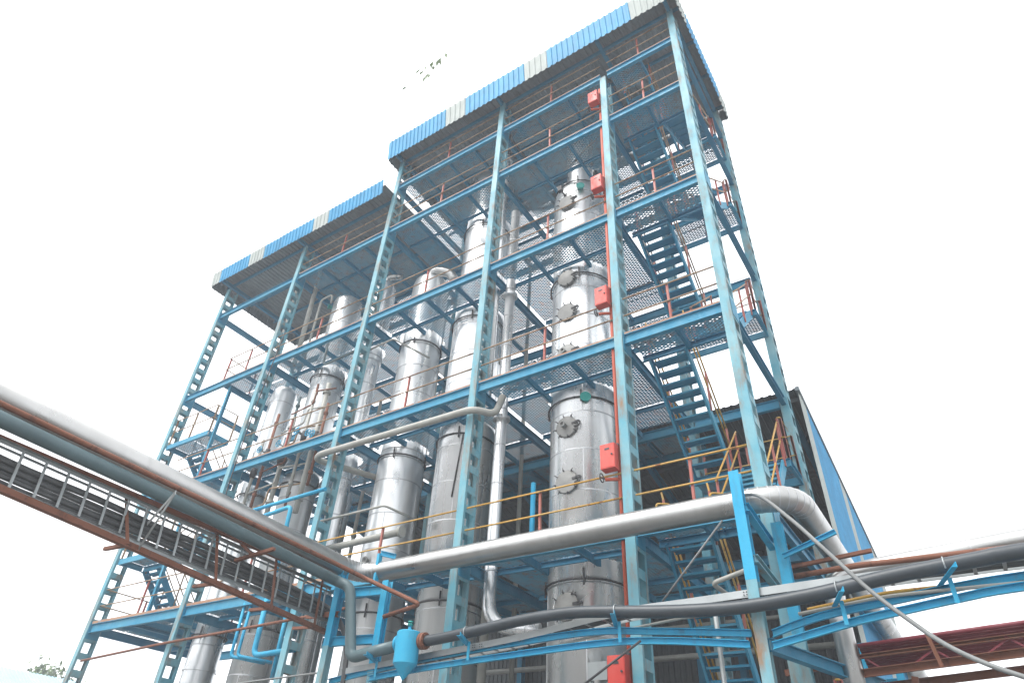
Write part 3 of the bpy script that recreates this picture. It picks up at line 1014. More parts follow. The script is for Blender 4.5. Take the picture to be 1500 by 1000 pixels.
vs_ = [(-15.1, .55, 8.9, 11.5, 'greypipe', .05), (-14.62, .5, 9.1, 12.3, 'rust', .045), (-13.75, .5, 8.7, 11.9, 'greypipe', .075), (-13.35, .75, 9.0, 13.2, 'rust', .04),
       (-12.95, .45, 9.1, 12.6, 'greypipe', .045), (-12.6, .6, 8.6, 12.9, 'greypipe', .08), (-12.25, .5, 9.3, 12.0, 'rust', .045), (-14.2, .8, 8.8, 13.0, 'bluegrey', .05)]
words = ['first', 'second', 'third', 'fourth', 'fifth', 'sixth', 'seventh', 'eighth']
for k, (xx, yy, a, b, mm, rr) in enumerate(sorted(vs_)):
    valve_stack(xx, yy, a, b, words[k] + ' pipe from the left in the row of valve pipes through the fourth platform', mm, rr)
for k in range(6):
    z = 9.0 + .62 * k
    pipe('cross_tube', ['lowest', 'second lowest', 'third lowest', 'fourth lowest', 'fifth lowest', 'topmost'][k] + ' thin tube linking the valve pipes left of the third front column',
         [(-15.2 + .25 * k, .5, z), (-13.9 + .2 * k, .42, z + .03), (-13.85 + .2 * k, .42, z + .5), (-12.7 + .1 * k, .6, z + .5)], .026, ('rail', 'greypipe', 'rust')[k % 3], .08, 8, group='thin tubes among the valve pipes')
# dark line hanging down
pipe('drop_cable', 'dark cable hanging straight down in front of the left platforms', [(-15.0, .0, 15.5), (-15.1, -.08, 13), (-15.15, -.1, 10), (-15.0, -.05, 7.5)], .018, 'wire', smooth=True, n=6, cat='cable')
# inside clutter at the back of the tower
bk = [(-8.9, 3.6, .07, 5.0, 13.4), (-5.5, 3.5, .09, 3.0, 10.0), (-5.1, 3.7, .05, 3.0, 14.0), (-10.8, 3.5, .08, 3.0, 17.6), (-13.2, 3.4, .06, 4.0, 14.0), (-7.2, 3.7, .06, 4.0, 18.0)]
nm = ['behind the tall bright column', 'left of the widest column near the bottom', 'thin, left of the widest column reaching upward', 'behind the grey clad column', 'behind the narrow clad column', 'behind the silver riser pipes']
for (xx, yy, rr, a, b), q in zip(bk, nm):
    pipe('back_pipe', 'grey upright pipe behind, ' + q, [(xx, yy, a), (xx, yy, b)], rr, 'greypipe', n=10, group='pipes at the back of the tower', flanges=[((xx, yy, (a + b) / 2), Z1)])
pipe('blue_stub', 'short blue standpipe behind the lowest platform railing', [(-5.35, 1.5, 6.3), (-5.35, 1.5, 8.3)], .06, 'newblue')

# ------------------------------------------------------------------ red boxes
BOXZ = [19.67, 15.69, 11.68, 7.61, 3.86]
BOXL = ['topmost red box near the main roof', 'red box beside the domed top of the widest column', 'red box level with two manholes, third from the top',
        'red box above the big silver pipe', 'lowest red box at the bottom edge']
for z, lb in zip(BOXZ, BOXL):
    b = thing('red_box', lb + ', on the fourth front column', 'box', (-2.66, -.05, z), 'red boxes up the fourth front column')
    bx = MB()
    x0, x1, y0, y1, z0, z1 = -2.80, -2.50, -.14, .06, z - .27, z + .27
    bx.add([(x0, y0, z0), (x1, y0, z0), (x1, y1, z0), (x0, y1, z0), (x0, y0, z1 - .03), (x1, y0, z1 - .03), (x1, y1, z1), (x0, y1, z1)],
           [(0, 3, 2, 1), (4, 5, 6, 7), (0, 1, 5, 4), (1, 2, 6, 5), (2, 3, 7, 6), (3, 0, 4, 7)])
    bx.obj('box_body', 'redbox', b)
    MB().box(x0 + .012, y0 - .006, z0 + .02, x1 - .012, y0 - .0005, z1 - .05).obj('door', 'redbox', b)
    MB().box(x0 + .1, y0 - .012, z1 - .16, x0 + .2, y0 - .0065, z1 - .12).obj('nameplate', 'instr', b)
    MB().tube([(x1 - .05, y0 - .006, z), (x1 - .05, y0 - .03, z)], .018, 10).obj('latch', 'instr', b)
    st = MB().tube(fillet([(-2.53, .12, z - .42), (-2.66, .05, z - .42), (-2.78, .0, z - .42)], .05), .035, 8)
    st.obj('branch_pipe', 'redpipe', b)
    hw = MB().tube([(-2.84, -.02 + .085 * math.cos(2 * math.pi * i / 14), z - .38 + .085 * math.sin(2 * math.pi * i / 14)) for i in range(15)], .012, 6, False)
    hw.bar((-2.84, -.1, z - .38), (-2.84, .06, z - .38), .012, .012)
    hw.tube([(-2.78, -.0, z - .4), (-2.84, -.02, z - .38)], .015, 6)
    hw.obj('handwheel', 'instr', b)
    MB().box(-2.62, .04, z + .272, -2.50, .16, z + .31).obj('bracket', 'instr', b)

# ------------------------------------------------------------------ shed behind the tower
SX0, SX1, SY0, SY1, SZ0, SZ1 = -15.6, 0.26, 4.68, 12.4, 10.95, 9.12
shed = thing('shed', 'open shed with dark sloping corrugated roof and blue and white side wall behind the tower', 'shed', (-6, 8.5, 0))
sl_ = Vector((0, SY1 - SY0, SZ1 - SZ0))
n = 16
wd = (SX1 - SX0) / n
for k in range(n):
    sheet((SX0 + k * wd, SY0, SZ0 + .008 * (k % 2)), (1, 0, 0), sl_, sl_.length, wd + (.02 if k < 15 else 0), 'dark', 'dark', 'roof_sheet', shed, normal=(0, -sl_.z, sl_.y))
for k in range(6):
    f = .03 + k * .19
    p = Vector((0, SY0, SZ0)) + sl_ * f
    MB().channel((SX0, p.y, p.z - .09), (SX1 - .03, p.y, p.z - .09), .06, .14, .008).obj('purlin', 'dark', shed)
for xx in (-15.5, -12.5, -8.4, -4.2, -.05):
    MB().ibeam((xx, SY0 + .05, SZ0 - .30), (xx, SY1 - .05, SZ1 - .30), .12, .24).obj('rafter', 'joist', shed)
    for yy in (8.4, 12.2):
        zt = SZ0 + (SZ1 - SZ0) * (yy - SY0) / (SY1 - SY0) - .42
        MB().ibeam((xx, yy, 0), (xx, yy, zt), .2, .25, .014, upv=(0, 1, 0)).obj('shed_post', 'joist', shed)


def wall_z(yv):
    return SZ0 + (SZ1 - SZ0) * (yv - SY0) / (SY1 - SY0) + .03


for a, b, cm in ((4.68, 5.25, 'white'), (5.25, 6.2, 'blue'), (6.2, 7.15, 'blue'), (7.15, 8.1, 'blue'), (8.1, 8.8, 'white'), (8.8, 9.7, 'blue'), (9.7, 10.6, 'blue'), (10.6, 11.5, 'blue'), (11.5, 12.4, 'white')):
    sheet((SX1 + .03, a, 1.0), (0, 1, 0), (0, 0, 1), 1, b - a - .003, cm, 'grey', 'wall_sheet', shed, pitch=.17, amp=.022, normal=(1, 0, 0),
          vlen=lambda u, a=a: wall_z(a + u) - 1.0)
tr = MB()
tr.prof((SX1 + .06, SY0 - .02, SZ0 + .05), (SX1 + .06, SY1, SZ1 + .05), [(-.08, -.12), (.02, -.12), (.02, .01), (-.08, .01)])
tr.obj('verge_trim', 'grey', shed)
for k in range(16):
    a = SX0 + k * wd
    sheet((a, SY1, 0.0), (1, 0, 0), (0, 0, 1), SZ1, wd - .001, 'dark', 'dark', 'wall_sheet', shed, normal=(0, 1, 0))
lamp = thing('shed_lamp', 'small pale dome lamp hung under the dark shed roof', 'lamp', (-3.0, 6.0, 10.1))
MB().lathe((-3.0, 6.0, 10.15), [(0, .02), (.0, .16), (.05, .17), (.16, .12), (.24, .05), (.26, .02)], 20).obj('lamp_shade', 'galv', lamp)
MB().lathe((-3.0, 6.0, 10.02), [(0, .01), (.03, .08), (.12, .12), (.13, .1)], 18).obj('lamp_glass', 'glass', lamp)
MB().tube([(-3.0, 6.0, 10.4), (-3.0, 6.0, 10.62)], .012, 6).obj('lamp_rod', 'wire', lamp)
# pipes and ledges inside the shed, seen between the columns
sp = [([(-12, 7.0, 5.6), (-.5, 7.0, 5.6)], .07, 'lower long pipe along the inside of the shed'), ([(-12, 7.3, 6.4), (-1.5, 7.3, 6.4), (-1.5, 9.5, 6.4)], .05, 'upper long pipe along the inside of the shed'),
      ([(-4.9, 6.3, 0), (-4.9, 6.3, 7.5)], .06, 'upright pipe in the shed left of the widest column'), ([(-2.0, 6.6, 0), (-2.0, 6.6, 5.6)], .05, 'upright pipe in the shed behind the lowest stairs'),
      ([(-11, 5.6, 4.4), (-2.4, 5.6, 4.1)], .05, 'sloping pipe low in the shed behind the widest column')]
for pts, rr, lb in sp:
    pipe('shed_pipe', 'dull ' + lb, pts, rr, 'greypipe', n=10, group='pipes inside the shed')
MB().ibeam((-12.4, 6.2, 7.4), (-.2, 6.2, 7.4), .12, .22).obj('shed_beam', 'joist', None, 'dark blue beam running through the shed at mid height', 'beam')

# ------------------------------------------------------------------ big silver pipe along the front
big = [(-6.9, -14.0, 5.93), (-7.45, -8.1, 5.93), (-8.22, -.95, 5.93)]
zc = 5.95
path = [(-6.95, -13.0, 5.93), (-8.16, -1.15, 5.94), (-8.2, -.60, 5.94), (-7.6, -.60, 5.94), (0.15, -.60, 5.98), (.57, -.60, 5.98), (.57, -.15, 5.96), (.50, 16.0, 5.85)]
bp_ = thing('silver_pipe', 'big silver clad pipe running along the front and turning back at the right corner', 'pipe', (-4, -.6, 0))
pp = fillet([(-6.9, -14.0, 5.93), (-8.22, -.62, 5.94), (.57, -.60, 5.98), (.50, 16.0, 5.85)], .62, 9)
MB().tube(pp, .195, 28).obj('pipe_cladding', 'pipeclad', bp_)
# lobster-back gores and lap bands
for p, q in zip(pp[:-1], pp[1:]):
    d = q - p
    L = d.length
    d.normalize()
    if L < .5:
        MB().lathe(p, [(-.008, .194), (-.008, .2), (.008, .2), (.008, .194)], 28, d).obj('gore_seam', 'seam', bp_)
    else:
        s = .4
        while s < L:
            if (p + d * s).y < -1.5:
                break
            MB().lathe(p + d * s, [(-.012, .194), (-.012, .1965), (.012, .1965), (.012, .194)], 28, d).obj('lap_band', 'pipeclad', bp_)
            s += 1.22
# ------------------------------------------------------------------ rusty pipe and blue-grey pipe of the bridge
pipe('rust_pipe', 'thin rusty pipe just under the big silver pipe at left, hooked end',
     [(-6.7, -14.0, 5.72), (-7.62, -1.9, 5.72), (-7.30, -1.32, 5.55), (-5.92, -1.22, 4.95), (-6.95, -1.05, 4.88)], .04, 'rust', .12, 10)
pipe('grey_pipe', 'blue grey pipe beside the cable ladder, dropping between the blue posts',
     [(-6.5, -14.0, 5.56), (-7.14, -8.07, 5.54), (-7.43, -5.0, 5.54), (-7.9, -1.5, 5.53), (-7.62, -1.38, 5.42), (-7.30, -1.34, 4.14), (-6.9, -1.32, 4.20), (-6.28, -1.3, 4.27)], .10, 'bluegrey', .16, 18, cat='pipe')
gp2 = pipe('grey_pipe', 'dark grey plastic pipe sagging across the front from the blue strainer to the right edge',
     [(-5.60, -1.3, 4.30), (-5.3, -1.3, 4.31), (-4.53, -1.3, 4.37), (-3.74, -1.3, 4.44), (-3.1, -1.3, 4.465), (-2.53, -1.3, 4.45), (-1.45, -1.3, 4.34), (-.76, -1.3, 4.29), (-.13, -1.3, 4.275), (.73, -1.3, 4.33), (1.54, -1.3, 4.43), (2.52, -1.3, 4.505), (2.94, -1.3, 4.53), (5.5, -1.3, 4.6)],
     .086, 'pvc', smooth=True, n=20)
SYc = -1.40
sg = thing('strainer', 'bright blue strainer pot with pointed bottom between the flanges of the grey pipe', 'strainer', (-5.93, -1.3, 3.75))
MB().lathe((-5.92, SYc, 0), [(3.70, .02), (3.72, .03), (3.94, .205), (4.43, .205), (4.445, .19), (4.45, .0)], 26).obj('pot', 'newblue', sg)
MB().tube([(-5.92, SYc, 4.44), (-5.92, SYc, 4.54)], .03, 10).obj('vent_stub', 'newblue', sg)
MB().lathe((-5.92, SYc, 4.54), [(0, .05), (.03, .05), (.05, .02), (.06, .045), (.08, .045)], 12).obj('vent_valve', 'teal', sg)
for sx, x0 in ((-1, -6.2), (1, -5.66)):
    MB().tube([(-5.92 + sx * .15, -1.31, 4.29), (x0, -1.3, 4.30)], .07, 14).obj('nozzle', 'newblue', sg)
    fl = MB().lathe((x0, -1.3, 4.30), [(-.05, .07), (-.05, .135), (-.006, .135), (-.006, .11), (.006, .11), (.006, .135), (.05, .135), (.05, .08)], 20, (1, 0, 0))
    fo = fl.obj('flange', 'rust' if sx > 0 else 'newblue', sg)
    for k in range(8):
        a = k * math.pi / 4
        MB().tube([(x0 - .075, -1.3 + .11 * math.cos(a), 4.30 + .11 * math.sin(a)), (x0 + .075, -1.3 + .11 * math.cos(a), 4.30 + .11 * math.sin(a))], .012, 6).obj('bolt', 'rust', fo)

# ------------------------------------------------------------------ cable bridge on the left
def lerp(a, b, t):
    return Vector(a).lerp(Vector(b), t)


tb0, tb1 = (-6.0, -13.5, 4.72), (-8.4, -1.1, 4.68)
tt0, tt1 = (-7.5, -13.5, 5.50), (-8.22, -1.25, 5.58)
br = thing('cable_bridge', 'rusty angle iron bridge carrying the cable ladder at the left edge', 'truss', (-7.4, -6, 0))
MB().angle(tb0, tb1, .11, .11, .012, flip=1).obj('bottom_chord', 'rust', br)
MB().angle(tt0, tt1, .10, .10, .012, flip=1).obj('top_chord', 'rust', br)
for t in (.12, .30, .465, .62, .76, .87, .97):
    MB().bar(lerp(tb0, tb1, t) + Vector((0.02, 0, .06)), lerp(tt0, tt1, t) + Vector((0.02, 0, .0)), .05, .012, (1, 0, 0)).obj('bridge_upright', 'rust', br)
    MB().bar(lerp(tb0, tb1, t) + Vector((0, 0, .05)), lerp(tb0, tb1, t) + Vector((-.55, -.02, .07)), .05, .05).obj('bridge_cross_angle', 'rust', br)
q = lerp(tb0, tb1, .635)
MB().bar(q + Vector((.04, 0, .06)), q + Vector((.95, -.25, .62)), .06, .008, (0, 1, 0)).obj('bracket_strut', 'galv', br)
MB().bar(q + Vector((.04, -.02, .42)), q + Vector((.95, -.25, .64)), .06, .008, (0, 1, 0)).obj('bracket_arm', 'galv', br)
q = lerp(tt0, tt1, .80)
MB().bar(q + Vector((.04, 0, -.30)), q + Vector((.95, .05, -.22)), .06, .05).obj('bracket_arm', 'rust', br)
MB().bar(q + Vector((.04, 0, .0)), q + Vector((.45, .03, -.26)), .05, .01, (0, 1, 0)).obj('bracket_strut', 'rust', br)
# ladder standing on its edge inside the bridge
la0, la1 = Vector((-6.62, -13.5, 4.86)), Vector((-8.36, -1.2, 4.92))
lb0, lb1 = Vector((-6.95, -13.5, 5.45)), Vector((-8.36, -1.2, 5.52))
ld = thing('cable_ladder', 'galvanised cable ladder standing on edge in the rusty bridge', 'cable ladder', (-7.4, -6, 4.8))
MB().channel(la0, la1, .025, .06, .004).obj('side_rail', 'galv', ld)
MB().channel(lb0, lb1, .025, .06, .004).obj('side_rail', 'galv', ld)
MB().channel(lb0 + Vector((.03, 0, -.09)), lb1 + Vector((.03, 0, -.09)), .02, .03, .004).obj('side_rail', 'galv', ld)
nr = 38
for k in range(nr):
    t = (k + .5) / nr
    a, b = la0.lerp(la1, t), lb0.lerp(lb1, t)
    m = MB().bar(a + Vector((.03, 0, .02)), b + Vector((.03, 0, -.02)), .036, .012, (1, 0, 0))
    for j in range(7):
        c = a.lerp(b, (j + .5) / 7) + Vector((.0375, 0, 0))
        m.bar(c + Vector((0, 0, -.02)), c + Vector((0, 0, .02)), .02, .002, (1, 0, 0))
    m.obj('rung', 'galv', ld)
for k in range(8):
    f = .07 + k * .090
    pts = []
    for j in range(13):
        t = j / 12
        c = la0.lerp(la1, t).lerp(lb0.lerp(lb1, t), f)
        pts.append(c + Vector((-.05 - .035 * (k % 2), 0, -.012 * math.sin(t * 40 + k) + (-.02 * k * max(0, t - .86) * 6))))
    d = pts[-1]
    pts += [d + Vector((.25, .12, -.05 - .02 * k)), d + Vector((.55, .12, -.3 - .03 * k)), d + Vector((.75, .1, -.8)), d + Vector((.8, .1, -1.6))]
    o = MB().tube(smooth_path(pts, 3), .031, 8).obj('power_cable', 'cable', None,
                                                    ['lowest', 'second lowest', 'third lowest', 'fourth lowest', 'fourth from top', 'third from top', 'second from top', 'topmost'][k] + ' of eight black cables along the cable ladder', 'cable', 'black cables on the cable ladder')
# ------------------------------------------------------------------ blue posts of the pipe rack
def post(x, y, ztop, label, h=.15, cap=0.0):
    t = thing('rack_post', label, 'post', (x, y, 0), 'blue posts of the pipe rack')
    MB().ibeam((x, y, 0.0), (x, y, ztop - 1.6), .15, h, .012, upv=(0, 1, 0)).obj('post_lower', 'col', t)
    MB().ibeam((x, y, ztop - 1.6), (x, y, ztop), .152, h + .002, .013, upv=(0, 1, 0)).obj('post_upper', 'newblue', t)
    MB().box(x - .16, y - .16, 0, x + .16, y + .16, .02).obj('base_plate', 'col', t)
    return t


p1 = post(-8.08, -1.22, 6.02, 'bright blue post just right of the cable ladder, in front of the silver pipe bend')
p2 = post(-7.0, -1.02, 5.55, 'bright blue post right of the dropping grey pipe', .14)
p3 = post(-.1, -1.1, 6.25, 'tall bright blue post in front of the silver pipe at the right')
MB().ibeam((-7.99, -1.2, 5.38), (-7.1, -1.05, 5.38), .1, .18).obj('cross_beam', 'newblue', p1)
MB().ibeam((-7.99, -1.2, 4.5), (-7.1, -1.05, 4.5), .1, .16).obj('cross_beam', 'newblue', p1)
MB().channel((-8.0, -1.2, 5.0), (-8.9, -1.2, 5.05), .05, .1, .008).obj('cross_angle', 'rust', p1)
MB().channel((-7.62, -.75, 6.28), (-7.3, -.62, 6.20), .05, .1, .008).obj('bracket_arm', 'newblue', p2)
MB().channel((-7.62, -.75, 5.6), (-7.62, -.75, 6.26), .06, .1, .008, upv=(0, 1, 0)).obj('bracket_post', 'newblue', p2)
MB().ibeam((-.03, -1.08, 5.70), (.02, -.06, 5.45), .10, .14).obj('bracket_arm', 'newblue', p3)
MB().ibeam((-.03, -1.08, 4.95), (.05, -.04, 4.7), .10, .12).obj('bracket_arm', 'col', p3)
MB().ibeam((-.05, -1.05, 3.85), (.9, 1.2, 3.7), .12, .16).obj('bracket_arm', 'joist', p3)
p4 = post(.16, -.16, 5.75, 'blue post close beside the right corner column under the silver pipe', .13)
MB().channel((.2, -.35, 5.18), (.98, -.4, 5.40), .05, .07, .008).obj('strut', 'newblue', p4)

# ------------------------------------------------------------------ curved blue channels under the grey pipe
runs = [('upper blue channel', [(-8.06, -1.08, 3.84), (-5.96, -1.08, 4.06), (-3.87, -1.08, 4.18), (-2.53, -1.08, 4.22), (-1.56, -1.08, 4.14), (-0.24, -1.08, 4.00)], 'left of the tall post'),
        ('lower blue channel', [(-6.95, -1.16, 3.82), (-5.71, -1.16, 3.91), (-3.81, -1.16, 3.99), (-2.50, -1.16, 4.03), (-1.54, -1.16, 4.00), (-0.26, -1.16, 3.85)], 'left of the tall post'),
        ('upper blue channel', [(0.03, -1.08, 3.97), (0.64, -1.08, 4.12), (1.52, -1.08, 4.22), (2.18, -1.08, 4.29), (2.86, -1.08, 4.33), (5.0, -1.08, 4.38)], 'right of the tall post'),
        ('lower blue channel', [(0.03, -1.16, 3.81), (1.02, -1.16, 4.00), (1.63, -1.16, 4.08), (2.21, -1.16, 4.15), (2.81, -1.16, 4.20), (5.0, -1.16, 4.26)], 'right of the tall post')]
for nm_, pts, wh in runs:
    t = thing('support_channel', nm_ + ' bowed under the grey plastic pipe, ' + wh, 'channel', pts[0], 'bowed blue channels under the grey pipe')
    sp_ = smooth_path(pts, 4)
    m = MB()
    poly = [(-.03, -.045), (.03, -.045), (.03, -.037), (-.022, -.037), (-.022, .037), (.03, .037), (.03, .045), (-.03, .045)]
    vs = []
    for i, p in enumerate(sp_):
        vs += [(p.x, p.y - a, p.z + b) for a, b in poly]
    k = len(poly)
    m.add(vs, [(i * k + j, i * k + (j + 1) % k, (i + 1) * k + (j + 1) % k, (i + 1) * k + j) for i in range(len(sp_) - 1) for j in range(k)])
    m.obj('channel_body', 'newblue', t)
brk = [(-6.75, 4.22, 'left of the strainer'), (-4.75, 4.355, 'right of the strainer'), (-2.05, 4.41, 'in front of the widest column'), (.95, 4.36, 'right of the tall post'), (2.15, 4.48, 'near the right edge')]
for xx, z, wh in brk:
    t = thing('pipe_cradle', 'small blue cross bracket under the grey plastic pipe, ' + wh, 'bracket', (xx, -1.4, z - .3), 'blue brackets under the grey pipe')
    MB().angle((xx - .12, -1.0, z - .16), (xx + .12, -1.62, z - .13), .06, .06, .007).obj('cross_angle', 'newblue', t)
    MB().bar((xx, -1.22, z - .40), (xx, -1.22, z - .12), .05, .01, (0, 1, 0)).obj('hanger_strap', 'newblue', t)
    ub = MB().tube([(xx, -1.3 + .093 * math.cos(a), z + .093 * math.sin(a)) for a in [i * math.pi / 10 for i in range(-2, 13)]], .009, 6, False)
    ub.obj('u_bolt', 'galv', t)

# ------------------------------------------------------------------ perforated cable tray under the pipe
tp = smooth_path([(-7.75, -1.12, 3.98), (-5.55, -1.12, 4.12), (-3.8, -1.12, 4.25), (-2.1, -1.12, 4.44), (-1.0, -1.12, 4.47), (.75, -1.12, 4.51), (2.2, -1.12, 4.53), (2.95, -1.12, 4.54), (5.5, -1.12, 4.5)], 4)
ty = thing('cable_tray', 'galvanised perforated cable tray running beneath and behind the grey plastic pipe', 'cable tray', (-2, -1.1, 4))
for yy, nm_ in ((-1.12, 'side_rail'), (-.78, 'side_rail')):
    m = MB()
    vs = []
    for p in tp:
        vs += [(p.x, yy - .002, p.z - .05), (p.x, yy + .002, p.z - .05), (p.x, yy + .002, p.z + .05), (p.x, yy - .002, p.z + .05)]
    m.add(vs, [(i * 4 + j, i * 4 + (j + 1) % 4, i * 4 + 4 + (j + 1) % 4, i * 4 + 4 + j) for i in range(len(tp) - 1) for j in range(4)])
    m.obj(nm_, 'galv', ty)
me = MB().box(-.02, -.334, -.004, .02, -.004, .004)
me.box(-.02, -.334, .0045, -.016, -.004, .02)
me = me.mesh('tray_rung', 'galv')
acc = 0.0
for a, b in zip(tp[:-1], tp[1:]):
    L = (b - a).length
    s = (.30 - acc % .30)
    while s < L:
        p = a.lerp(b, s / L)
        o = mk('tray_rung', me, ty)
        o.location = (p.x, -.78, p.z - .04)
        s += .30
    acc += L
sl2 = MB()
for i in range(6, len(tp) - 2, 6):       # splice plates with bolt heads
    p = tp[i]
    pl = MB().box(p.x - .12, -1.128, p.z - .035, p.x + .12, -1.1225, p.z + .035).obj('splice_plate', 'galv', ty)
    m = MB()
    for bx_ in (-.09, -.05, .05, .09):
        for bz in (-.018, .018):
            m.lathe((p.x + bx_, -1.128, p.z + bz), [(0, .009), (.008, .009), (.008, 0)], 6, (0, -1, 0))
    m.obj('bolt_heads', 'instr', pl, kind='stuff')
for k in range(4):
    MB().tube([(p.x, -1.04 + .06 * k, p.z - .015 + .006 * math.sin(p.x * 3 + k)) for p in tp], .022, 8).obj('tray_cable', 'cable', None,
              'black cable lying in the cable tray behind the grey plastic pipe', 'cable', 'black cables in the perforated tray')

# ------------------------------------------------------------------ right edge pipes and rods
pipe('conduit', 'grey conduit slanting down across the sky from the silver pipe to the lower right corner',
     [(-.25, -.8, 5.98), (.14, -1.0, 5.88), (.56, -1.15, 5.38), (.9, -1.3, 4.88), (1.28, -1.4, 4.32), (1.62, -1.5, 3.90), (1.98, -1.6, 3.53), (2.49, -1.7, 3.22), (3.3, -1.8, 2.9)], .026, 'hose', smooth=True, n=10)
pipe('tie_rod', 'grey tie rod slanting down left under the silver pipe, in front of the stairs', [(-.5, -.7, 5.72), (-1.57, -.7, 4.65)], .016, 'hose', n=8)
pipe('tie_rod', 'dark tie rod slanting to the bottom edge in front of the widest column', [(-1.70, -1.3, 3.98), (-2.8, -1.3, 3.37)], .018, 'wire', n=8)
pipe('standpipe', 'pale thin upright pipe in front of the lowest stairs', [(-.86, -.5, 0.1), (-.86, -.5, 4.55)], .035, 'galv', n=10)
pipe('bent_tube', 'grey tube with a bend beside the tall blue post', [(-.25, -.55, 5.0), (-.85, -.5, 4.88), (-.62, .1, 4.70)], .035, 'greypipe', .1, 10)
pipe('silver_duct', 'silver duct coming from the right edge and turning down behind the grey pipe',
     [(5.5, .5, 5.30), (3.1, .5, 5.24), (1.4, .5, 5.13), (.64, .45, 5.03), (.61, .42, 0.1)], .14, 'pipeclad', .30, 22, bands=1.1)
pipe('rust_pipe', 'rusty orange pipe in front of the silver duct at the right', [(.05, -.02, 4.97), (1.05, -.02, 5.02), (2.3, -.02, 5.0), (5, -.02, 4.95)], .04, 'redpipe' if False else 'rust', .2, 10)
MB().angle((0.05, .3, 5.18), (1.32, .15, 5.22), .07, .07, .008).obj('rust_angle', 'rust', None, 'short rusty angle iron above the silver duct at the right corner', 'angle iron')
pipe('thin_pipe', 'upper thin yellowish pipe between grey pipe and blue channels at the right', [(.5, -1.0, 4.24), (1.46, -1.0, 4.34), (2.75, -1.0, 4.33), (5, -1, 4.3)], .022, 'yellow', .2, 8)
pipe('thin_pipe', 'lower thin grey pipe between grey pipe and blue channels at the right', [(.4, -1.1, 4.17), (1.46, -1.1, 4.27), (2.75, -1.1, 4.26), (5, -1.1, 4.2)], .022, 'greypipe', .2, 8)
pipe('thin_pipe', 'thin rusty pipe behind the tray in front of the widest column', [(-4.2, -1.0, 3.98), (-2.6, -1.0, 4.18), (-1.2, -1.0, 4.30), (.2, -1.0, 4.33)], .02, 'greypipe', .2, 8)
for k in range(7):
    o = .5 + .075 * k
    zz = 4.08 - .03 * k
    MB().tube([(.78, o + .0, zz + .02), (2.75, o, zz + .14), (6, o, zz + .3)], .03, 10).obj('maroon_pipe', 'maroon', None,
             words[k] + ' maroon pipe from the front in the bundle of seven at the right edge', 'pipe', 'maroon pipes in a bundle')
rb_ = thing('pipe_support', 'rusty braced frame carrying the bundle of maroon pipes at the right edge', 'truss', (1.8, .7, 3.6))
MB().channel((.72, .45, 3.74), (6, .45, 4.10), .06, .10, .009).obj('bottom_chord', 'rust', rb_)
MB().channel((.76, .45, 3.95), (6, .45, 4.27), .06, .05, .008).obj('top_chord', 'rust', rb_)
MB().channel((.72, 1.05, 3.66), (6, 1.05, 4.02), .06, .10, .009).obj('bottom_chord', 'rust', rb_)
for k, xx in enumerate((1.0, 1.42, 1.84, 2.26, 2.7)):
    zz = 3.74 + (xx - .72) * .068
    MB().bar((xx, .45, zz + .04), (xx + (.28 if k % 2 else -.2), .45, zz + .20), .022, .008, (0, 1, 0)).obj('brace', 'maroon', rb_)
MB().bar((1.72, .40, 3.75), (1.66, .40, 4.16), .05, .01, (0, 1, 0)).obj('upright', 'rust', rb_)
MB().bar((1.1, .75, 2.6), (1.35, .75, 3.72), .08, .08).obj('leg', 'rust', rb_)
MB().channel((.4, .42, 3.86), (-.25, .42, 3.8), .05, .08, .008).obj('stub_arm', 'rust', rb_)
# a blue distribution panel beside the shed wall
pn = thing('panel_stand', 'bright blue frame standing below the maroon pipes beside the shed wall', 'frame', (.75, 2.6, 0))
for xx in (.55, 1.0):
    MB().ibeam((xx, 2.6, 0), (xx, 2.6, 4.6), .1, .1, upv=(0, 1, 0)).obj('upright', 'newblue', pn)
for zz in (3.6, 4.0, 4.4):
    MB().ibeam((.61, 2.6, zz), (.94, 2.6, zz), .08, .1).obj('rail', 'newblue', pn)

# ------------------------------------------------------------------ background: blue roofed building, tree, leaves overhead
bb = thing('background_building', 'low building with pale blue corrugated roof at the lower left corner', 'building', (-52, 6, 0))
MB().box(-60, 2.5, 0, -47.2, 14, 6.8).obj('wall', 'bluewall', bb)
rd = Vector((-4.6, 0, 2.1))
for k in range(13):
    sheet((-46.6, 1.8 + k, 6.79), (0, 1, 0), rd, rd.length, .99, 'bluepale', 'grey', 'roof_sheet', bb, pitch=.25, amp=.04, normal=(2.1, 0, 4.6))
    sheet((-55.8, 1.8 + k, 6.79), (0, 1, 0), (4.6, 0, 2.1), rd.length, .99, 'bluepale', 'grey', 'roof_sheet', bb, pitch=.25, amp=.04, normal=(-2.1, 0, 4.6))
MB().prof((-46.6, 1.74, 6.77), (-51.2, 1.74, 8.87), [(-.06, -.3), (.06, -.3), (.06, .06), (-.06, .06)]).obj('verge_board', 'white', bb)
MB().prof((-55.8, 1.74, 6.77), (-51.2, 1.74, 8.87), [(-.06, -.3), (.06, -.3), (.06, .06), (-.06, .06)]).obj('verge_board', 'white', bb)


def leaf(m, p, L, W, d, upv):
    d = d.normalized()
    s = d.cross(upv)
    if s.length < 1e-4:
        s = Vector((1, 0, 0))
    s.normalize()
    nn = s.cross(d)
    m.add([p, p + d * L * .5 + s * W - nn * W * .3, p + d * L, p + d * L * .5 - s * W - nn * W * .3, p + d * L * .5 + nn * W * .25],
          [(0, 1, 4), (1, 2, 4), (2, 3, 4), (3, 0, 4)])


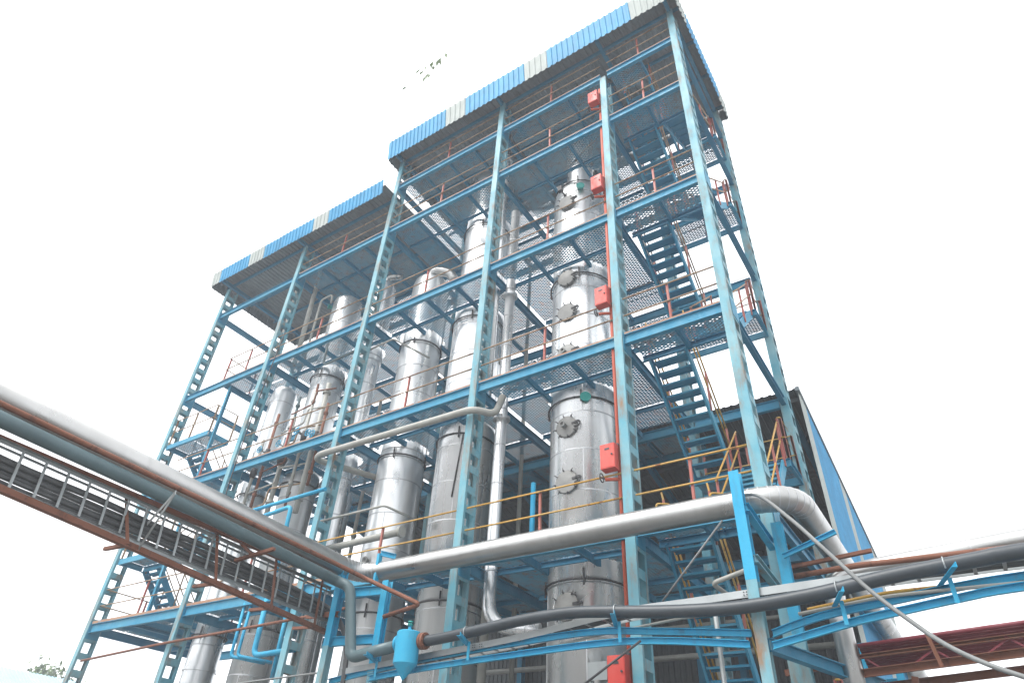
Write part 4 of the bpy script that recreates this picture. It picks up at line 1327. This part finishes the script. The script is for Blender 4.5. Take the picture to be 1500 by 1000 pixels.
tree = thing('tree', 'green tree crown showing above the pale blue roof at the lower left', 'tree', (-58, 15.7, 0))
TX, TY, TZ = -58.0, 15.7, 0
random.seed(21)
tk = MB().tube([(TX, TY, 0), (TX + .2, TY, 3), (TX - .1, TY + .2, 6), (TX, TY, 9.8)], [.28, .22, .16, .07], 10)
crown = MB()
for k in range(40):
    a = random.uniform(0, 2 * math.pi)
    el = random.uniform(-.1, 1.2)
    L = random.uniform(1.4, 3.0)
    b0 = Vector((TX, TY, random.uniform(5.8, 9.3)))
    b1 = b0 + Vector((math.cos(a) * math.cos(el), math.sin(a) * math.cos(el), math.sin(el) * .8)) * L
    tk.tube([b0, b0.lerp(b1, .5) + Vector((0, 0, .12)), b1], [.06, .04, .015], 5)
    for j in range(46):
        c = b0.lerp(b1, random.uniform(.35, 1.12)) + Vector([random.gauss(0, .26) for _ in range(3)])
        d = Vector([random.uniform(-1, 1), random.uniform(-1, 1), random.uniform(-1, .4)])
        leaf(crown, c, random.uniform(.35, .55), random.uniform(.09, .14), d, Vector((random.uniform(-.4, .4), random.uniform(-.4, .4), 1)))
tk.obj('trunk', 'bark', tree)
crown.obj('crown', 'leaf', tree)

sp0 = Vector((-1.84, -7.12, 10.0))
spr = thing('leaf_sprig', 'small sprig of pale green leaves hanging against the white sky above the roofs', 'sprig', (-1.84, -7.12, 10.3))
tw = MB()
tw.tube(smooth_path([sp0 + Vector((.30, .1, .36)), sp0 + Vector((.14, 0, .20)), sp0 + Vector((.0, 0, .06)), sp0 + Vector((-.02, 0, -.12))], 4), .0012, 5)
tw.tube(smooth_path([sp0 + Vector((.14, 0, .20)), sp0 + Vector((-.1, 0, .1)), sp0 + Vector((-.40, -.1, .0))], 4), .001, 5)
tw.obj('twig', 'sprig', spr)
for dx, dz, L, ang in ((.20, .20, .10, .5), (.23, .22, .12, -.3), (.16, .15, .11, .1), (.19, .10, .12, -.2), (.21, .05, .09, .3), (.10, .14, .10, .1), (.08, .12, .07, -.2),
                       (-.03, .10, .09, .5), (.0, .05, .08, .4), (.04, .05, .08, -.3), (.05, .0, .12, .1), (.04, -.08, .10, .2), (.06, -.10, .08, -.1), (.09, -.10, .09, -.1), (-.24, .03, .07, .9), (-.30, .0, .04, -.4)):
    m = MB()
    leaf(m, sp0 + Vector((dx * 1.4 + .02, random.gauss(0, .03), dz * 1.2)), L * 1.5, random.uniform(.022, .032), Vector((-math.sin(ang), random.uniform(-.2, .2), -math.cos(ang))), Vector((random.uniform(-.6, .1), 1, -.3)))
    m.obj('leaf', 'sprig', spr)

# ------------------------------------------------------------------ yellow hoops at the head of the lowest stairs
for xx, lb in ((-1.95, 'near the fourth front column'), (-.95, 'near the right corner column')):
    hp = MB()
    for d in (0, .16):
        hp.tube(fillet([(xx + d, .35 + d, ZT['E']), (xx + d, .35 + d, ZT['E'] + .42), (xx + .22 + d, .5 + d, ZT['E'] + .42), (xx + .22 + d, .5 + d, ZT['E'])], .07), .02, 8)
    hp.obj('stair_hoop', 'yellow', None, 'small yellow and rusty pipe hoop on the lowest platform ' + lb, 'hoop', 'yellow hoops on the lowest platform')
# ------------------------------------------------------------------ haze
hz = bpy.data.materials.new('haze_air')
hz.use_nodes = True
hn = hz.node_tree.nodes
hn.clear()
pv = hn.new("ShaderNodeVolumePrincipled")
pv.inputs["Color"].default_value = (0.93, 0.96, 1.0, 1)
pv.inputs["Density"].default_value = 0.0027
pv.inputs["Anisotropy"].default_value = 0.0
ho = hn.new("ShaderNodeOutputMaterial")
hz.node_tree.links.new(pv.outputs[0], ho.inputs["Volume"])
MT['haze'] = hz
MB().box(-404, -404, -1.0, 404, 404, 25.0).obj('haze', 'haze', None, kind='stuff')
